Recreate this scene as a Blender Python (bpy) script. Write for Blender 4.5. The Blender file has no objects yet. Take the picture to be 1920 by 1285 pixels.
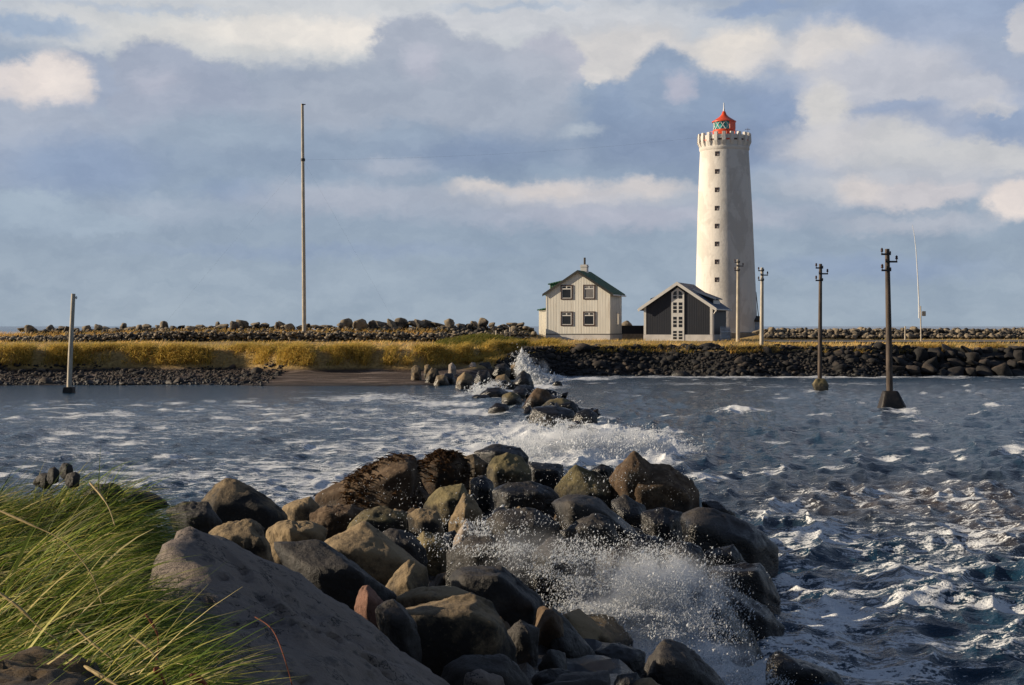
import bpy, bmesh, math, random
import numpy as np
from mathutils import Vector, Matrix

random.seed(7)
RNG = np.random.default_rng(11)
R = math.radians
sc = bpy.context.scene
col = sc.collection

# ------------------------------------------------------------------ camera
F, HZ, CX, CZ = 2667.0, 612.0, 960.0, 3.6
cam_d = bpy.data.cameras.new("camera")
cam = bpy.data.objects.new("camera", cam_d)
col.objects.link(cam)
cam.location = (0, 0, CZ)
cam.rotation_euler = (R(90), 0, 0)
cam_d.sensor_width = 36.0
cam_d.lens = F / 1920 * 36.0
cam_d.shift_y = -30.5 / 1920
cam_d.clip_start = 0.1
cam_d.clip_end = 40000
sc.camera = cam
sc.view_settings.view_transform = 'Standard'
sc.view_settings.look = 'None'
sc.view_settings.exposure = 0.25
sc.view_settings.gamma = 1.0
sc.cycles.volume_bounces = 8

def P(px, py, Y):
    return Vector(((px - CX) / F * Y, Y, CZ + (HZ - py) / F * Y))

def lin(r, g, b):
    f = lambda c: c / 12.92 if c <= 0.04045 else ((c + 0.055) / 1.055) ** 2.4
    return (f(r / 255), f(g / 255), f(b / 255))

# ------------------------------------------------------------------ sun
SUN_AZ, SUN_EL = 87.0, 16.0        # degrees left of the view axis, elevation
sun_d = bpy.data.lights.new("sun", 'SUN')
sun_d.energy = 5.0
sun_d.angle = R(0.5)
sun_d.color = (1.0, 0.84, 0.63)
sun = bpy.data.objects.new("sun", sun_d)
col.objects.link(sun)
S = Vector((-math.sin(R(SUN_AZ)) * math.cos(R(SUN_EL)), math.cos(R(SUN_AZ)) * math.cos(R(SUN_EL)), math.sin(R(SUN_EL))))
sun.rotation_euler = S.to_track_quat('Z', 'Y').to_euler()
sun.location = (-30, 0, 30)

# ------------------------------------------------------------------ node helper
class NT:
    def __init__(self, tree):
        self.t = tree
        tree.nodes.clear()
    def n(self, typ, **kw):
        nd = self.t.nodes.new(typ)
        for k, v in kw.items():
            setattr(nd, k, v)
        return nd
    def l(self, a, b):
        self.t.links.new(a, b)
    def val(self, sock, v):
        if hasattr(v, 'is_output') or isinstance(v, bpy.types.NodeSocket):
            self.l(v, sock)
        else:
            if isinstance(v, (tuple, list)) and len(v) == 3 and sock.type == 'RGBA':
                v = (*v, 1)
            sock.default_value = v
    def math(self, op, a, b=0.0, c=None, clamp=False):
        nd = self.n('ShaderNodeMath', operation=op, use_clamp=clamp)
        self.val(nd.inputs[0], a); self.val(nd.inputs[1], b)
        if c is not None: self.val(nd.inputs[2], c)
        return nd.outputs[0]
    def vmath(self, op, a, b=(0, 0, 0)):
        nd = self.n('ShaderNodeVectorMath', operation=op)
        self.val(nd.inputs[0], a); self.val(nd.inputs[1], b)
        return nd.outputs['Value'] if op in ('LENGTH', 'DOT_PRODUCT') else nd.outputs[0]
    def mix(self, f, a, b, mode='MIX'):
        nd = self.n('ShaderNodeMix', data_type='RGBA', blend_type=mode)
        self.val(nd.inputs[0], f); self.val(nd.inputs[6], a); self.val(nd.inputs[7], b)
        return nd.outputs[2]
    def ss(self, x, lo, hi, a=0.0, b=1.0):
        nd = self.n('ShaderNodeMapRange', interpolation_type='SMOOTHSTEP')
        self.val(nd.inputs[0], x); self.val(nd.inputs[1], lo); self.val(nd.inputs[2], hi)
        self.val(nd.inputs[3], a); self.val(nd.inputs[4], b)
        return nd.outputs[0]
    def noise(self, vec, scale, detail=4, rough=0.55, out='Fac', dist=0.0):
        nd = self.n('ShaderNodeTexNoise')
        self.val(nd.inputs['Vector'], vec); nd.inputs['Scale'].default_value = scale
        nd.inputs['Detail'].default_value = detail; nd.inputs['Roughness'].default_value = rough
        nd.inputs['Distortion'].default_value = dist
        return nd.outputs[out]
    def comb(self, x, y, z):
        nd = self.n('ShaderNodeCombineXYZ')
        for i, v in enumerate((x, y, z)): self.val(nd.inputs[i], v)
        return nd.outputs[0]
    def sep(self, v):
        nd = self.n('ShaderNodeSeparateXYZ'); self.l(v, nd.inputs[0]); return nd.outputs
    def mapping(self, v, scale=(1, 1, 1), rot=(0, 0, 0), loc=(0, 0, 0)):
        nd = self.n('ShaderNodeMapping'); self.l(v, nd.inputs[0])
        nd.inputs['Scale'].default_value = scale; nd.inputs['Rotation'].default_value = rot
        nd.inputs['Location'].default_value = loc
        return nd.outputs[0]
    def bump(self, h, strength=0.5, dist=0.02, normal=None):
        nd = self.n('ShaderNodeBump'); self.l(h, nd.inputs['Height'])
        nd.inputs['Strength'].default_value = strength; nd.inputs['Distance'].default_value = dist
        if normal is not None: self.l(normal, nd.inputs['Normal'])
        return nd.outputs[0]

# ------------------------------------------------------------------ world: daylight sky and cloud
world = bpy.data.worlds.new("World")
sc.world = world
world.use_nodes = True
W = NT(world.node_tree)
sky = W.n('ShaderNodeTexSky', sky_type='NISHITA')
sky.sun_disc = False
sky.sun_elevation = R(SUN_EL)
sky.sun_rotation = R(360 - SUN_AZ)
sky.air_density = 1.0; sky.dust_density = 1.0; sky.ozone_density = 1.0
tc = W.n('ShaderNodeTexCoord')
D = tc.outputs['Generated']
dx, dy, dz = W.sep(D)
az = W.math('ARCTAN2', dx, dy)
hyp = W.math('SQRT', W.math('ADD', W.math('MULTIPLY', dx, dx), W.math('MULTIPLY', dy, dy)))
el = W.math('ARCTAN2', dz, hyp)
ae = W.comb(az, el, 0.0)
n1 = W.noise(W.mapping(ae, (1, 1.5, 1)), 9.0, 5, 0.55, 'Color')
n2 = W.noise(W.mapping(ae, (1, 1.4, 1), loc=(3.1, 1.7, 0)), 42.0, 6, 0.6, 'Color')
w1 = W.vmath('MULTIPLY', W.vmath('SUBTRACT', n1, (0.5, 0.5, 0.5)), (0.026, 0.014, 0))
w2 = W.vmath('MULTIPLY', W.vmath('SUBTRACT', n2, (0.5, 0.5, 0.5)), (0.024, 0.019, 0))
n3 = W.noise(W.mapping(ae, (1, 1.3, 1), loc=(7.1, 2.7, 0)), 130.0, 5, 0.6, 'Color')
w3 = W.vmath('MULTIPLY', W.vmath('SUBTRACT', n3, (0.5, 0.5, 0.5)), (0.010, 0.008, 0))
wp = W.vmath('ADD', W.vmath('ADD', ae, w1), W.vmath('ADD', w2, w3))
wpx, wpe, _ = W.sep(wp)
K = 10.0   # cloud radiance is written for a Background strength of 0.1
def cl(r, g, b):
    c = lin(r, g, b); return (c[0] * K, c[1] * K, c[2] * K)
ramp = W.n('ShaderNodeValToRGB')
rel = ramp.color_ramp
W.l(W.math('MULTIPLY', wpe, 1 / 0.6, clamp=True), ramp.inputs[0])
# unseen sky, darkened overhead here and behind the viewer to cut fill light
stops = [(0.0, (160, 176, 192)), (0.04, (155, 172, 191)), (0.11, (150, 166, 187)), (0.22, (151, 167, 189)),
         (0.40, (160, 173, 194)), (0.62, (106, 126, 156)), (1.0, (68, 86, 118))]
while len(rel.elements) < len(stops): rel.elements.new(0.5)
for e, (p_, c_) in zip(rel.elements, stops):
    e.position = p_; c = cl(*c_); e.color = (c[0] / K, c[1] / K, c[2] / K, 1)
base = W.mix(1.0, ramp.outputs[0], (K, K, K), 'MULTIPLY')
cur = W.mix(0.9, sky.outputs[0], base)
# broken cloud high overhead and round the back
oc = W.ss(W.noise(W.mapping(D, (1, 1, 2.2)), 2.6, 6, 0.6), 0.48, 0.68)
high = W.ss(el, 0.26, 0.5)
cur = W.mix(W.math('MULTIPLY', W.math('MULTIPLY', oc, high), 0.5), cur, cl(186, 190, 198))

def puff(px, py, rx, ry, c, soft=0.6, alpha=1.0, base_y=None, fade=40):
    """one cloud mass at a direction of the sky; base_y gives it a level, fading underside"""
    global cur
    a0 = math.atan((px - CX) / F); e0 = math.atan((HZ - py) / F * math.cos(a0))
    v = W.vmath('MULTIPLY', W.vmath('SUBTRACT', wp, (a0, e0, 0)), (F / rx, F / ry, 0))
    m = W.ss(W.vmath('LENGTH', v), 1.0, max(0.0, 1.0 - soft))
    if base_y is not None:
        eb = math.atan((HZ - base_y) / F)
        m = W.math('MULTIPLY', m, W.ss(wpe, eb, eb + fade / F))
    if alpha < 1: m = W.math('MULTIPLY', m, alpha)
    cur = W.mix(m, cur, cl(*c))

back = W.ss(dy, 0.25, -0.35, 1.0, 0.75)  # added dimming of the unseen sky behind the viewer, for less fill light
# thin high cream sheets
puff(650, 40, 1000, 110, (203, 206, 210), 0.6)
puff(420, 70, 460, 75, (215, 214, 212), 0.8)
puff(560, 60, 340, 42, (234, 228, 221), 0.7)
puff(50, 48, 150, 26, (156, 173, 196), 0.7, 0.95)
puff(250, 8, 260, 12, (186, 195, 208), 0.8, 0.8)
puff(1020, 35, 420, 50, (204, 206, 211), 0.8)
puff(1180, 100, 190, 70, (211, 208, 207), 0.55)
puff(1385, 95, 120, 60, (222, 216, 210), 0.6)
puff(960, 8, 200, 12, (178, 190, 206), 0.8, 0.8)
puff(1420, 14, 130, 20, (150, 168, 196), 0.7, 0.9)
puff(1760, 30, 330, 62, (157, 172, 197), 0.5)
puff(1700, 210, 420, 200, (168, 178, 198), 0.6)
# left and middle domed clouds
puff(1030, 120, 75, 66, (186, 188, 200), 0.3, 0.95, 260, 120)
puff(980, 150, 120, 70, (176, 182, 195), 0.4, 1.0, 300, 120)
puff(20, 240, 330, 130, (170, 179, 195), 0.6)
puff(560, 215, 360, 110, (160, 170, 187), 0.4, 1.0, 340, 120)
puff(780, 100, 92, 90, (172, 179, 193), 0.24, 1.0, 330, 160)
puff(856, 140, 112, 84, (172, 179, 193), 0.32, 1.0, 330, 160)
puff(800, 215, 330, 125, (166, 175, 190), 0.35, 1.0, 345, 130)
puff(370, 170, 105, 74, (162, 171, 189), 0.35, 1.0, 330, 130)
puff(283, 155, 92, 93, (167, 175, 192), 0.26, 1.0, 320, 140)
puff(160, 150, 70, 62, (166, 176, 195), 0.25, 0.9, 300, 120)
puff(290, 150, 60, 40, (183, 186, 200), 0.9, 0.8)
puff(790, 120, 60, 60, (187, 189, 202), 0.9, 0.8)
puff(600, 285, 470, 75, (144, 160, 181), 0.85)
puff(430, 245, 190, 60, (155, 170, 188), 0.9)
puff(900, 285, 230, 60, (134, 151, 177), 0.85)
puff(760, 250, 130, 34, (152, 168, 188), 0.9, 0.8)
puff(150, 315, 230, 85, (146, 163, 189), 0.8)
puff(440, 360, 110, 30, (141, 160, 187), 0.9, 0.8)
puff(40, 170, 90, 66, (222, 214, 212), 0.4, 1.0, 226, 45)
puff(105, 166, 90, 76, (226, 217, 213), 0.35, 1.0, 226, 45)
puff(120, 150, 55, 42, (236, 226, 220), 0.8)
# right: dark dome with bright cloud behind it
puff(1560, 90, 120, 66, (214, 210, 208), 0.6)
puff(1660, 140, 190, 74, (194, 196, 205), 0.55)
puff(1810, 175, 110, 44, (190, 193, 203), 0.5)
puff(1420, 230, 130, 90, (143, 160, 188), 0.5)
puff(1310, 215, 112, 96, (143, 160, 185), 0.32, 1.0, 345, 130)
puff(1195, 215, 120, 84, (144, 161, 186), 0.32, 1.0, 345, 130)
puff(1246, 160, 78, 84, (148, 164, 187), 0.32, 1.0, 340, 130)
puff(1280, 275, 330, 78, (136, 152, 178), 0.85)
puff(1282, 160, 46, 38, (182, 184, 199), 0.7, 0.95)
puff(1112, 138, 34, 30, (214, 211, 209), 0.5, 0.9)
puff(1085, 250, 62, 20, (180, 189, 200), 0.9, 0.9)
puff(1078, 290, 46, 34, (163, 176, 195), 0.9, 0.7)
puff(1548, 195, 62, 68, (213, 210, 208), 0.6)
puff(1590, 268, 180, 64, (207, 205, 207), 0.75)
puff(1690, 262, 100, 44, (206, 205, 206), 0.75)
puff(1790, 302, 240, 46, (203, 203, 205), 0.5)
puff(1690, 200, 110, 20, (158, 171, 195), 0.7, 0.95)
puff(1890, 235, 100, 38, (152, 168, 194), 0.6)
puff(1860, 205, 60, 16, (205, 204, 206), 0.6, 0.6)
puff(1680, 345, 330, 55, (190, 193, 201), 0.8)
puff(1712, 368, 150, 34, (202, 199, 203), 0.5)
puff(1615, 352, 70, 34, (216, 209, 207), 0.75)
puff(1906, 380, 66, 48, (228, 218, 213), 0.6)
puff(1912, 62, 30, 55, (204, 203, 207), 0.5, 0.9)
# low bright band and mauve strata
puff(1060, 368, 340, 44, (198, 197, 202), 0.85)
puff(905, 352, 100, 22, (212, 206, 204), 0.85)
puff(1030, 356, 120, 24, (210, 204, 203), 0.85)
puff(1210, 352, 110, 26, (208, 203, 203), 0.85)
puff(730, 316, 120, 30, (172, 180, 195), 0.9, 0.8)
puff(660, 375, 330, 46, (174, 181, 195), 0.8, 0.95)
puff(330, 400, 220, 36, (166, 178, 194), 0.9, 0.9)
puff(1180, 408, 560, 38, (178, 182, 196), 0.9, 0.95)
puff(1720, 420, 220, 26, (183, 188, 199), 0.8, 0.9)
puff(45, 400, 120, 50, (164, 179, 195), 0.35, 0.95, 470, 60)
puff(180, 425, 110, 26, (164, 179, 195), 0.5, 0.9)
puff(600, 470, 500, 22, (148, 164, 187), 0.9, 0.8)
puff(1650, 500, 300, 40, (146, 163, 189), 0.9, 0.8)
tex = W.noise(W.mapping(wp, (1, 2.0, 1)), 26.0, 7, 0.62)
cur = W.mix(1.0, cur, W.mix(W.ss(tex, 0.3, 0.7), (0.90, 0.915, 0.935), (1.055, 1.05, 1.04)), 'MULTIPLY')
cur = W.mix(1.0, cur, W.comb(back, back, back), 'MULTIPLY')
tex2 = W.noise(W.mapping(wp, (1, 2.2, 1), loc=(1.3, 0.4, 0)), 8.0, 6, 0.6)
cur = W.mix(1.0, cur, W.mix(W.ss(tex2, 0.32, 0.68), (0.93, 0.945, 0.96), (1.03, 1.025, 1.02)), 'MULTIPLY')
bg = W.n('ShaderNodeBackground')
bg.inputs['Strength'].default_value = 0.085
W.l(cur, bg.inputs['Color'])
wo = W.n('ShaderNodeOutputWorld')
W.l(bg.outputs[0], wo.inputs['Surface'])

# ------------------------------------------------------------------ numpy noise
def _hash(ix, iy, iz, s):
    h = (ix * 374761393 + iy * 668265263 + iz * 2147483647 + s * 1274126177) & 0xffffffff
    h = ((h ^ (h >> 13)) * 1274126177) & 0xffffffff
    h = (h ^ (h >> 16)) & 0xffffffff
    return h.astype(np.float64) / 4294967295.0
def vnoise(p, s=0):
    p = np.asarray(p, dtype=np.float64)
    i = np.floor(p).astype(np.int64); f = p - i
    u = f * f * f * (f * (f * 6 - 15) + 10)
    r = 0
    for ax in (0, 1):
        for ay in (0, 1):
            for az_ in (0, 1):
                w = (u[:, 0] if ax else 1 - u[:, 0]) * (u[:, 1] if ay else 1 - u[:, 1]) * (u[:, 2] if az_ else 1 - u[:, 2])
                r = r + w * _hash(i[:, 0] + ax, i[:, 1] + ay, i[:, 2] + az_, s)
    return r * 2 - 1
def fbm(p, s=0, o=4, g=0.5):
    r, a = 0, 1.0
    for k in range(o):
        r = r + a * vnoise(p * (2.03 ** k) + 17.3 * k, s + k); a *= g
    return r
def smooth(x, a, b):
    t = np.clip((x - a) / (b - a), 0, 1); return t * t * (3 - 2 * t)

# ------------------------------------------------------------------ mesh helpers
def tag(o, label=None, cat=None, group=None, kind=None):
    if label: o['label'] = label
    if cat: o['category'] = cat
    if group: o['group'] = group
    if kind: o['kind'] = kind
    return o
def empty(name, loc, rz=0.0):
    o = bpy.data.objects.new(name, None); col.objects.link(o)
    o.location = loc; o.rotation_euler = (0, 0, rz); o.empty_display_size = 0.2
    return o
def np_mesh(name, V, Fc, mat=None, smooth_=True, attrs=None, parent=None, loc=None):
    """V (n,3), Fc (m,k) index array of tris or quads"""
    V = np.asarray(V, dtype=np.float32); Fc = np.asarray(Fc, dtype=np.int32)
    k = Fc.shape[1]
    me = bpy.data.meshes.new(name)
    me.vertices.add(len(V)); me.vertices.foreach_set('co', V.ravel())
    me.loops.add(Fc.size); me.loops.foreach_set('vertex_index', Fc.ravel())
    me.polygons.add(len(Fc)); me.polygons.foreach_set('loop_start', np.arange(0, Fc.size, k, dtype=np.int32))
    me.update(calc_edges=True)
    if smooth_:
        me.polygons.foreach_set('use_smooth', np.ones(len(Fc), dtype=bool))
    for an, (typ, data) in (attrs or {}).items():
        a = me.attributes.new(an, typ, 'POINT')
        a.data.foreach_set('value' if typ == 'FLOAT' else 'color', np.asarray(data, dtype=np.float32).ravel())
    if mat: me.materials.append(mat)
    o = bpy.data.objects.new(name, me); col.objects.link(o)
    if parent: o.parent = parent
    if loc is not None: o.location = loc
    return o

class MB:
    """collects simple solids and links them as one mesh object"""
    def __init__(self): self.v, self.f = [], []
    def add(self, V, Fs):
        b = len(self.v); self.v += [tuple(p) for p in V]; self.f += [tuple(i + b for i in q) for q in Fs]
        return self
    def box(self, x0, x1, y0, y1, z0, z1):
        V = [(x, y, z) for z in (z0, z1) for y in (y0, y1) for x in (x0, x1)]
        return self.add(V, [(0, 2, 3, 1), (4, 5, 7, 6), (0, 1, 5, 4), (2, 6, 7, 3), (0, 4, 6, 2), (1, 3, 7, 5)])
    def prism(self, poly, y0, y1):
        """polygon in x,z extruded along y (poly counter-clockwise seen from -y)"""
        n = len(poly)
        V = [(x, y0, z) for x, z in poly] + [(x, y1, z) for x, z in poly]
        Fs = [tuple(range(n)), tuple(range(2 * n - 1, n - 1, -1))]
        Fs += [(i, i + n, (i + 1) % n + n, (i + 1) % n) for i in range(n)]
        return self.add(V, Fs)
    def lathe(self, prof, n=48, cap=True):
        V, Fs = [], []
        for r, z in prof:
            for i in range(n):
                a = 2 * math.pi * i / n; V.append((r * math.cos(a), r * math.sin(a), z))
        for k in range(len(prof) - 1):
            for i in range(n):
                j = (i + 1) % n
                Fs.append((k * n + i, k * n + j, (k + 1) * n + j, (k + 1) * n + i))
        if cap:
            Fs.append(tuple(range(n - 1, -1, -1))); b = (len(prof) - 1) * n; Fs.append(tuple(range(b, b + n)))
        return self.add(V, Fs)
    def tube(self, pts, rad, n=8, cap=True):
        pts = [Vector(p) for p in pts]
        if not isinstance(rad, (list, tuple)): rad = [rad] * len(pts)
        V, Fs = [], []
        for i, p in enumerate(pts):
            t = (pts[min(i + 1, len(pts) - 1)] - pts[max(i - 1, 0)]).normalized()
            a = t.orthogonal().normalized() if i == 0 else (a - t * a.dot(t)).normalized()
            b = t.cross(a)
            for k in range(n):
                q = 2 * math.pi * k / n
                V.append(p + (a * math.cos(q) + b * math.sin(q)) * rad[i])
        for i in range(len(pts) - 1):
            for k in range(n):
                j = (k + 1) % n
                Fs.append((i * n + k, i * n + j, (i + 1) * n + j, (i + 1) * n + k))
        if cap:
            Fs.append(tuple(range(n - 1, -1, -1))); b_ = (len(pts) - 1) * n; Fs.append(tuple(range(b_, b_ + n)))
        return self.add(V, Fs)
    def build(self, name, mat, parent=None, smooth_=False, bevel=0.0):
        me = bpy.data.meshes.new(name)
        me.from_pydata(self.v, [], self.f); me.update()
        bm = bmesh.new(); bm.from_mesh(me)
        bmesh.ops.recalc_face_normals(bm, faces=bm.faces[:])
        if bevel > 0:
            bmesh.ops.bevel(bm, geom=bm.edges[:], offset=bevel, segments=2, affect='EDGES')
        bm.to_mesh(me); bm.free()
        if smooth_:
            me.polygons.foreach_set('use_smooth', [True] * len(me.polygons))
            me.set_sharp_from_angle(angle=R(40))
        me.materials.append(mat)
        o = bpy.data.objects.new(name, me); col.objects.link(o)
        if parent: o.parent = parent
        return o
def copy_tree(o, parent=None):
    c = o.copy(); col.objects.link(c)
    if parent: c.parent = parent
    for ch in list(o.children): copy_tree(ch, c)
    return c

# ------------------------------------------------------------------ materials
def new_mat(name):
    m = bpy.data.materials.new(name); m.use_nodes = True
    N = NT(m.node_tree)
    out = N.n('ShaderNodeOutputMaterial'); b = N.n('ShaderNodeBsdfPrincipled')
    N.l(b.outputs[0], out.inputs['Surface'])
    return m, N, b, out
def pos(N): return N.n('ShaderNodeNewGeometry').outputs['Position']

def simple(name, c, rough=0.6, var=0.15, scale=3.0, bump=0.0, bscale=20, metallic=0.0, streak=False):
    m, N, b, _ = new_mat(name)
    p = pos(N)
    if streak: p2 = N.mapping(p, (1, 1, 0.18))
    else: p2 = p
    f = N.noise(p2, scale, 5, 0.6)
    lo = tuple(x * (1 - var) for x in c); hi = tuple(min(1, x * (1 + var)) for x in c)
    N.l(N.mix(N.ss(f, 0.3, 0.7), lo, hi), b.inputs['Base Color'])
    b.inputs['Roughness'].default_value = rough; b.inputs['Metallic'].default_value = metallic
    if bump: N.l(N.bump(N.noise(p, bscale, 4), bump, 0.02), b.inputs['Normal'])
    return m

def rock_mat(name, dark, tan, bias=0.5, wet=0.45, moss=0.0, rough=0.85, tex=1.0, weed=0.0, speck=0.25, wetrough=0.22):
    m, N, b, _ = new_mat(name)
    p = pos(N)
    x, y, z = N.sep(p)
    big = N.noise(p, 0.9 * tex, 5, 0.6, dist=0.3); mid = N.noise(p, 5 * tex, 6, 0.65); fine = N.noise(p, 34 * tex, 5, 0.7)
    var = N.math('ADD', N.math('MULTIPLY', N.math('SUBTRACT', N.n('ShaderNodeObjectInfo').outputs['Random'], 0.5), 0.12), N.n('ShaderNodeAttribute', attribute_name='tone').outputs['Fac'])
    f = N.math('ADD', N.math('MULTIPLY', big, 0.5), N.math('ADD', N.math('MULTIPLY', mid, 0.35), N.math('MULTIPLY', fine, 0.15)))
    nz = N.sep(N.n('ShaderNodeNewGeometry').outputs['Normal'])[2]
    c = N.mix(N.ss(N.math('ADD', f, N.math('ADD', var, N.math('MULTIPLY', nz, 0.12))), bias - 0.09, bias + 0.13), dark, tan)  # pale crust by upward normal; also paints in lit tops and shaded fronts
    # pits and pale crust flecks
    vor = N.n('ShaderNodeTexVoronoi'); N.l(p, vor.inputs['Vector']); vor.inputs['Scale'].default_value = 22 * tex
    fl = N.math('MULTIPLY', N.ss(fine, 0.60, 0.72), speck)
    c = N.mix(fl, c, tuple(min(1, t * 1.9 + 0.03) for t in tan))
    c = N.mix(N.math('MULTIPLY', N.ss(mid, 0.42, 0.30), 0.6), c, tuple(d * 0.5 for d in dark))
    if moss > 0:
        mm = N.math('MULTIPLY', N.math('MULTIPLY', N.ss(nz, 0.0, 0.6), N.ss(N.noise(p, 2.3, 5), 0.38, 0.6)), moss)
        c = N.mix(mm, c, (0.115, 0.105, 0.022))
    if weed > 0:
        ww = N.math('MULTIPLY', N.ss(N.noise(p, 6, 6, 0.7), 0.40, 0.55), weed)
        c = N.mix(ww, c, (0.055, 0.028, 0.010))
    if name == 'rock_slab':
        sk = N.noise(N.mapping(p, (0.45, 0.6, 1.5), rot=(0, 0.55, 0.3)), 9.0, 6, 0.68)
        c = N.mix(N.math('MULTIPLY', N.ss(sk, 0.54, 0.66), 0.75), c, (0.022, 0.020, 0.020))
        c = N.mix(N.math('MULTIPLY', N.ss(N.noise(p, 2.0, 4), 0.45, 0.65), 0.5), c, (0.19, 0.155, 0.135))
    ck = None
    if name == 'rock_slab':
        vk = N.n('ShaderNodeTexVoronoi', feature='DISTANCE_TO_EDGE'); vk.inputs['Scale'].default_value = 1.5
        N.l(N.vmath('ADD', p, N.vmath('MULTIPLY', N.noise(p, 2.5, 5, 0.65, 'Color'), (0.9, 0.9, 0.9))), vk.inputs['Vector'])
        ck = N.ss(vk.outputs[0], 0.0, 0.016)
        c = N.mix(N.ss(vk.outputs[0], 0.012, 0.0), c, (0.03, 0.027, 0.025))
    # wet below the splash line
    wl = N.math('ADD', z, N.math('MULTIPLY', N.math('SUBTRACT', big, 0.5), 1.2))
    wf = N.ss(wl, wet + 0.28, wet - 0.12)
    c = N.mix(wf, c, N.mix(1.0, c, (0.33, 0.34, 0.37), 'MULTIPLY'))
    N.l(c, b.inputs['Base Color'])
    rr = N.math('ADD', N.math('MULTIPLY', wf, wetrough - rough), rough)
    N.l(N.math('ADD', rr, N.math('MULTIPLY', N.math('SUBTRACT', mid, 0.5), 0.2), clamp=True), b.inputs['Roughness'])
    h = N.math('ADD', N.math('MULTIPLY', mid, 1.0), N.math('ADD', N.math('MULTIPLY', fine, 0.45), N.math('MULTIPLY', vor.outputs[0], 0.22)))
    if ck is not None: h = N.math('ADD', h, N.math('MULTIPLY', ck, 0.8))
    grain = N.noise(p, 95 * tex, 4, 0.7)
    b1 = N.bump(h, 0.65, 0.05 / max(tex, 0.4))
    N.l(N.bump(grain, 0.55, 0.012 / max(tex, 0.4), b1), b.inputs['Normal'])
    return m

M = {}
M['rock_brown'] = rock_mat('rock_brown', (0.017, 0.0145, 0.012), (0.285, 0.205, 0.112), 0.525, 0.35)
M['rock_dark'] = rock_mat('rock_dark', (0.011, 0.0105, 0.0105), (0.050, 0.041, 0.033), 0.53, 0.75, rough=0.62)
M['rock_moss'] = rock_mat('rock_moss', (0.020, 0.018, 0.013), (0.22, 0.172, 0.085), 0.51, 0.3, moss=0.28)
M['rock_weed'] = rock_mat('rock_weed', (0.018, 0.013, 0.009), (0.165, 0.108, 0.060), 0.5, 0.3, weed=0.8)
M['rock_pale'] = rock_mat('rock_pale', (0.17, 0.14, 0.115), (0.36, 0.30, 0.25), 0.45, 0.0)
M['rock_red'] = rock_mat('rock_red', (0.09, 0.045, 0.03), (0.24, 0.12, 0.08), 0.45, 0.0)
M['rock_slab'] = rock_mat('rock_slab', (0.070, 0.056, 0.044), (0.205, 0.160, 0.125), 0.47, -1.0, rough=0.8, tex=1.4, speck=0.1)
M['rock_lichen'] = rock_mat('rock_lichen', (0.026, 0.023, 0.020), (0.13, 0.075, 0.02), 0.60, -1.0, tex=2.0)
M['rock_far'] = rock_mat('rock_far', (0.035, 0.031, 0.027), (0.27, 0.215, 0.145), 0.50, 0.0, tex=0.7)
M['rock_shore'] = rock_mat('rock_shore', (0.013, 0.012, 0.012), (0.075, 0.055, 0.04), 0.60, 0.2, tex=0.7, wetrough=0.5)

# grass blades: colour per blade, light passes through
def blade_mat(name, trans=0.35, rough=0.55):
    m, N, b, out = new_mat(name)
    a = N.n('ShaderNodeAttribute', attribute_name='Col')
    N.l(a.outputs['Color'], b.inputs['Base Color']); b.inputs['Roughness'].default_value = rough
    b.inputs['Specular IOR Level'].default_value = 0.25
    t = N.n('ShaderNodeBsdfTranslucent'); N.l(a.outputs['Color'], t.inputs['Color'])
    mx = N.n('ShaderNodeMixShader'); mx.inputs[0].default_value = trans
    N.l(b.outputs[0], mx.inputs[1]); N.l(t.outputs[0], mx.inputs[2]); N.l(mx.outputs[0], out.inputs['Surface'])
    return m
M['blade'] = blade_mat('grass_blade', 0.42)
M['soil'] = simple('soil', (0.028, 0.026, 0.012), 0.95, 0.4, 3, 0.8, 18)

# ------------------------------------------------------------------ island terrain
def shore_Y(x):
    return 86.5 + 16.5 * smooth(x, -7, 4) + 0.9 * np.sin(x * 0.21) + 0.5 * np.sin(x * 0.63 + 1)
def island_z(x, Y):
    x = np.asarray(x, float); Y = np.asarray(Y, float)
    ys = shore_Y(x)
    right = smooth(x, -6, 3)
    d = Y - ys
    beach = np.interp(d, [-14, -3, 0, 8.5, 12], [-2.0, -0.5, 0.02, 0.58, 0.7])
    bx = 1.0 * np.sin(x * 0.33) + 0.6 * np.sin(x * 0.9 + 2)
    bank = 1.25 * smooth(d + bx * 0.5, 8.6, 10.6)
    zl = beach + bank * np.clip(d - 6, 0, 1)
    zr = np.interp(d, [-14, -3, 0, 3.6, 5], [-2.5, -0.8, -0.05, 1.9, 1.98])
    z = zl * (1 - right) + zr * right
    plain = 1.9 + np.clip((Y - 98) / 32, 0, 1) * 0.57
    z = np.where(z > 1.75, np.maximum(np.minimum(z, plain), plain - 0.12), z)
    # raised rampart along the outer shore
    ram = smooth(x, -62, -22) * (1 - smooth(x, 1, 4))
    z = z + (0.35 + 0.55 * ram) * smooth(Y, 125.5, 129.5) * (1 - smooth(x, 1, 5)) * (1 - smooth(Y, 134, 139))
    z = z + 0.5 * smooth(Y, 137, 140) * smooth(x, 22, 26)
    # grassy hummock in front of the house
    z = z + 0.55 * np.exp(-(((x + 2.6) / 2.6) ** 2 + ((Y - 112) / 5) ** 2))
    z = z - 4.2 * smooth(Y, 150 + 0 * x, 168)
    return z
nx, ny = 420, 260
gx = np.linspace(-90, 90, nx); gy = np.concatenate([np.linspace(70, 112, 170), np.linspace(112.6, 175, ny - 170)])
GX, GY = np.meshgrid(gx, gy)
X_, Y_ = GX.ravel(), GY.ravel()
Z_ = island_z(X_, Y_) + 0.05 * fbm(np.stack([X_ * 0.8, Y_ * 0.8, 0 * X_], 1), 5, 4)
def grid_faces(ny, nx):
    i = np.arange(ny - 1)[:, None] * nx + np.arange(nx - 1)[None, :]
    return np.stack([i, i + 1, i + 1 + nx, i + nx], -1).reshape(-1, 4)
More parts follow.
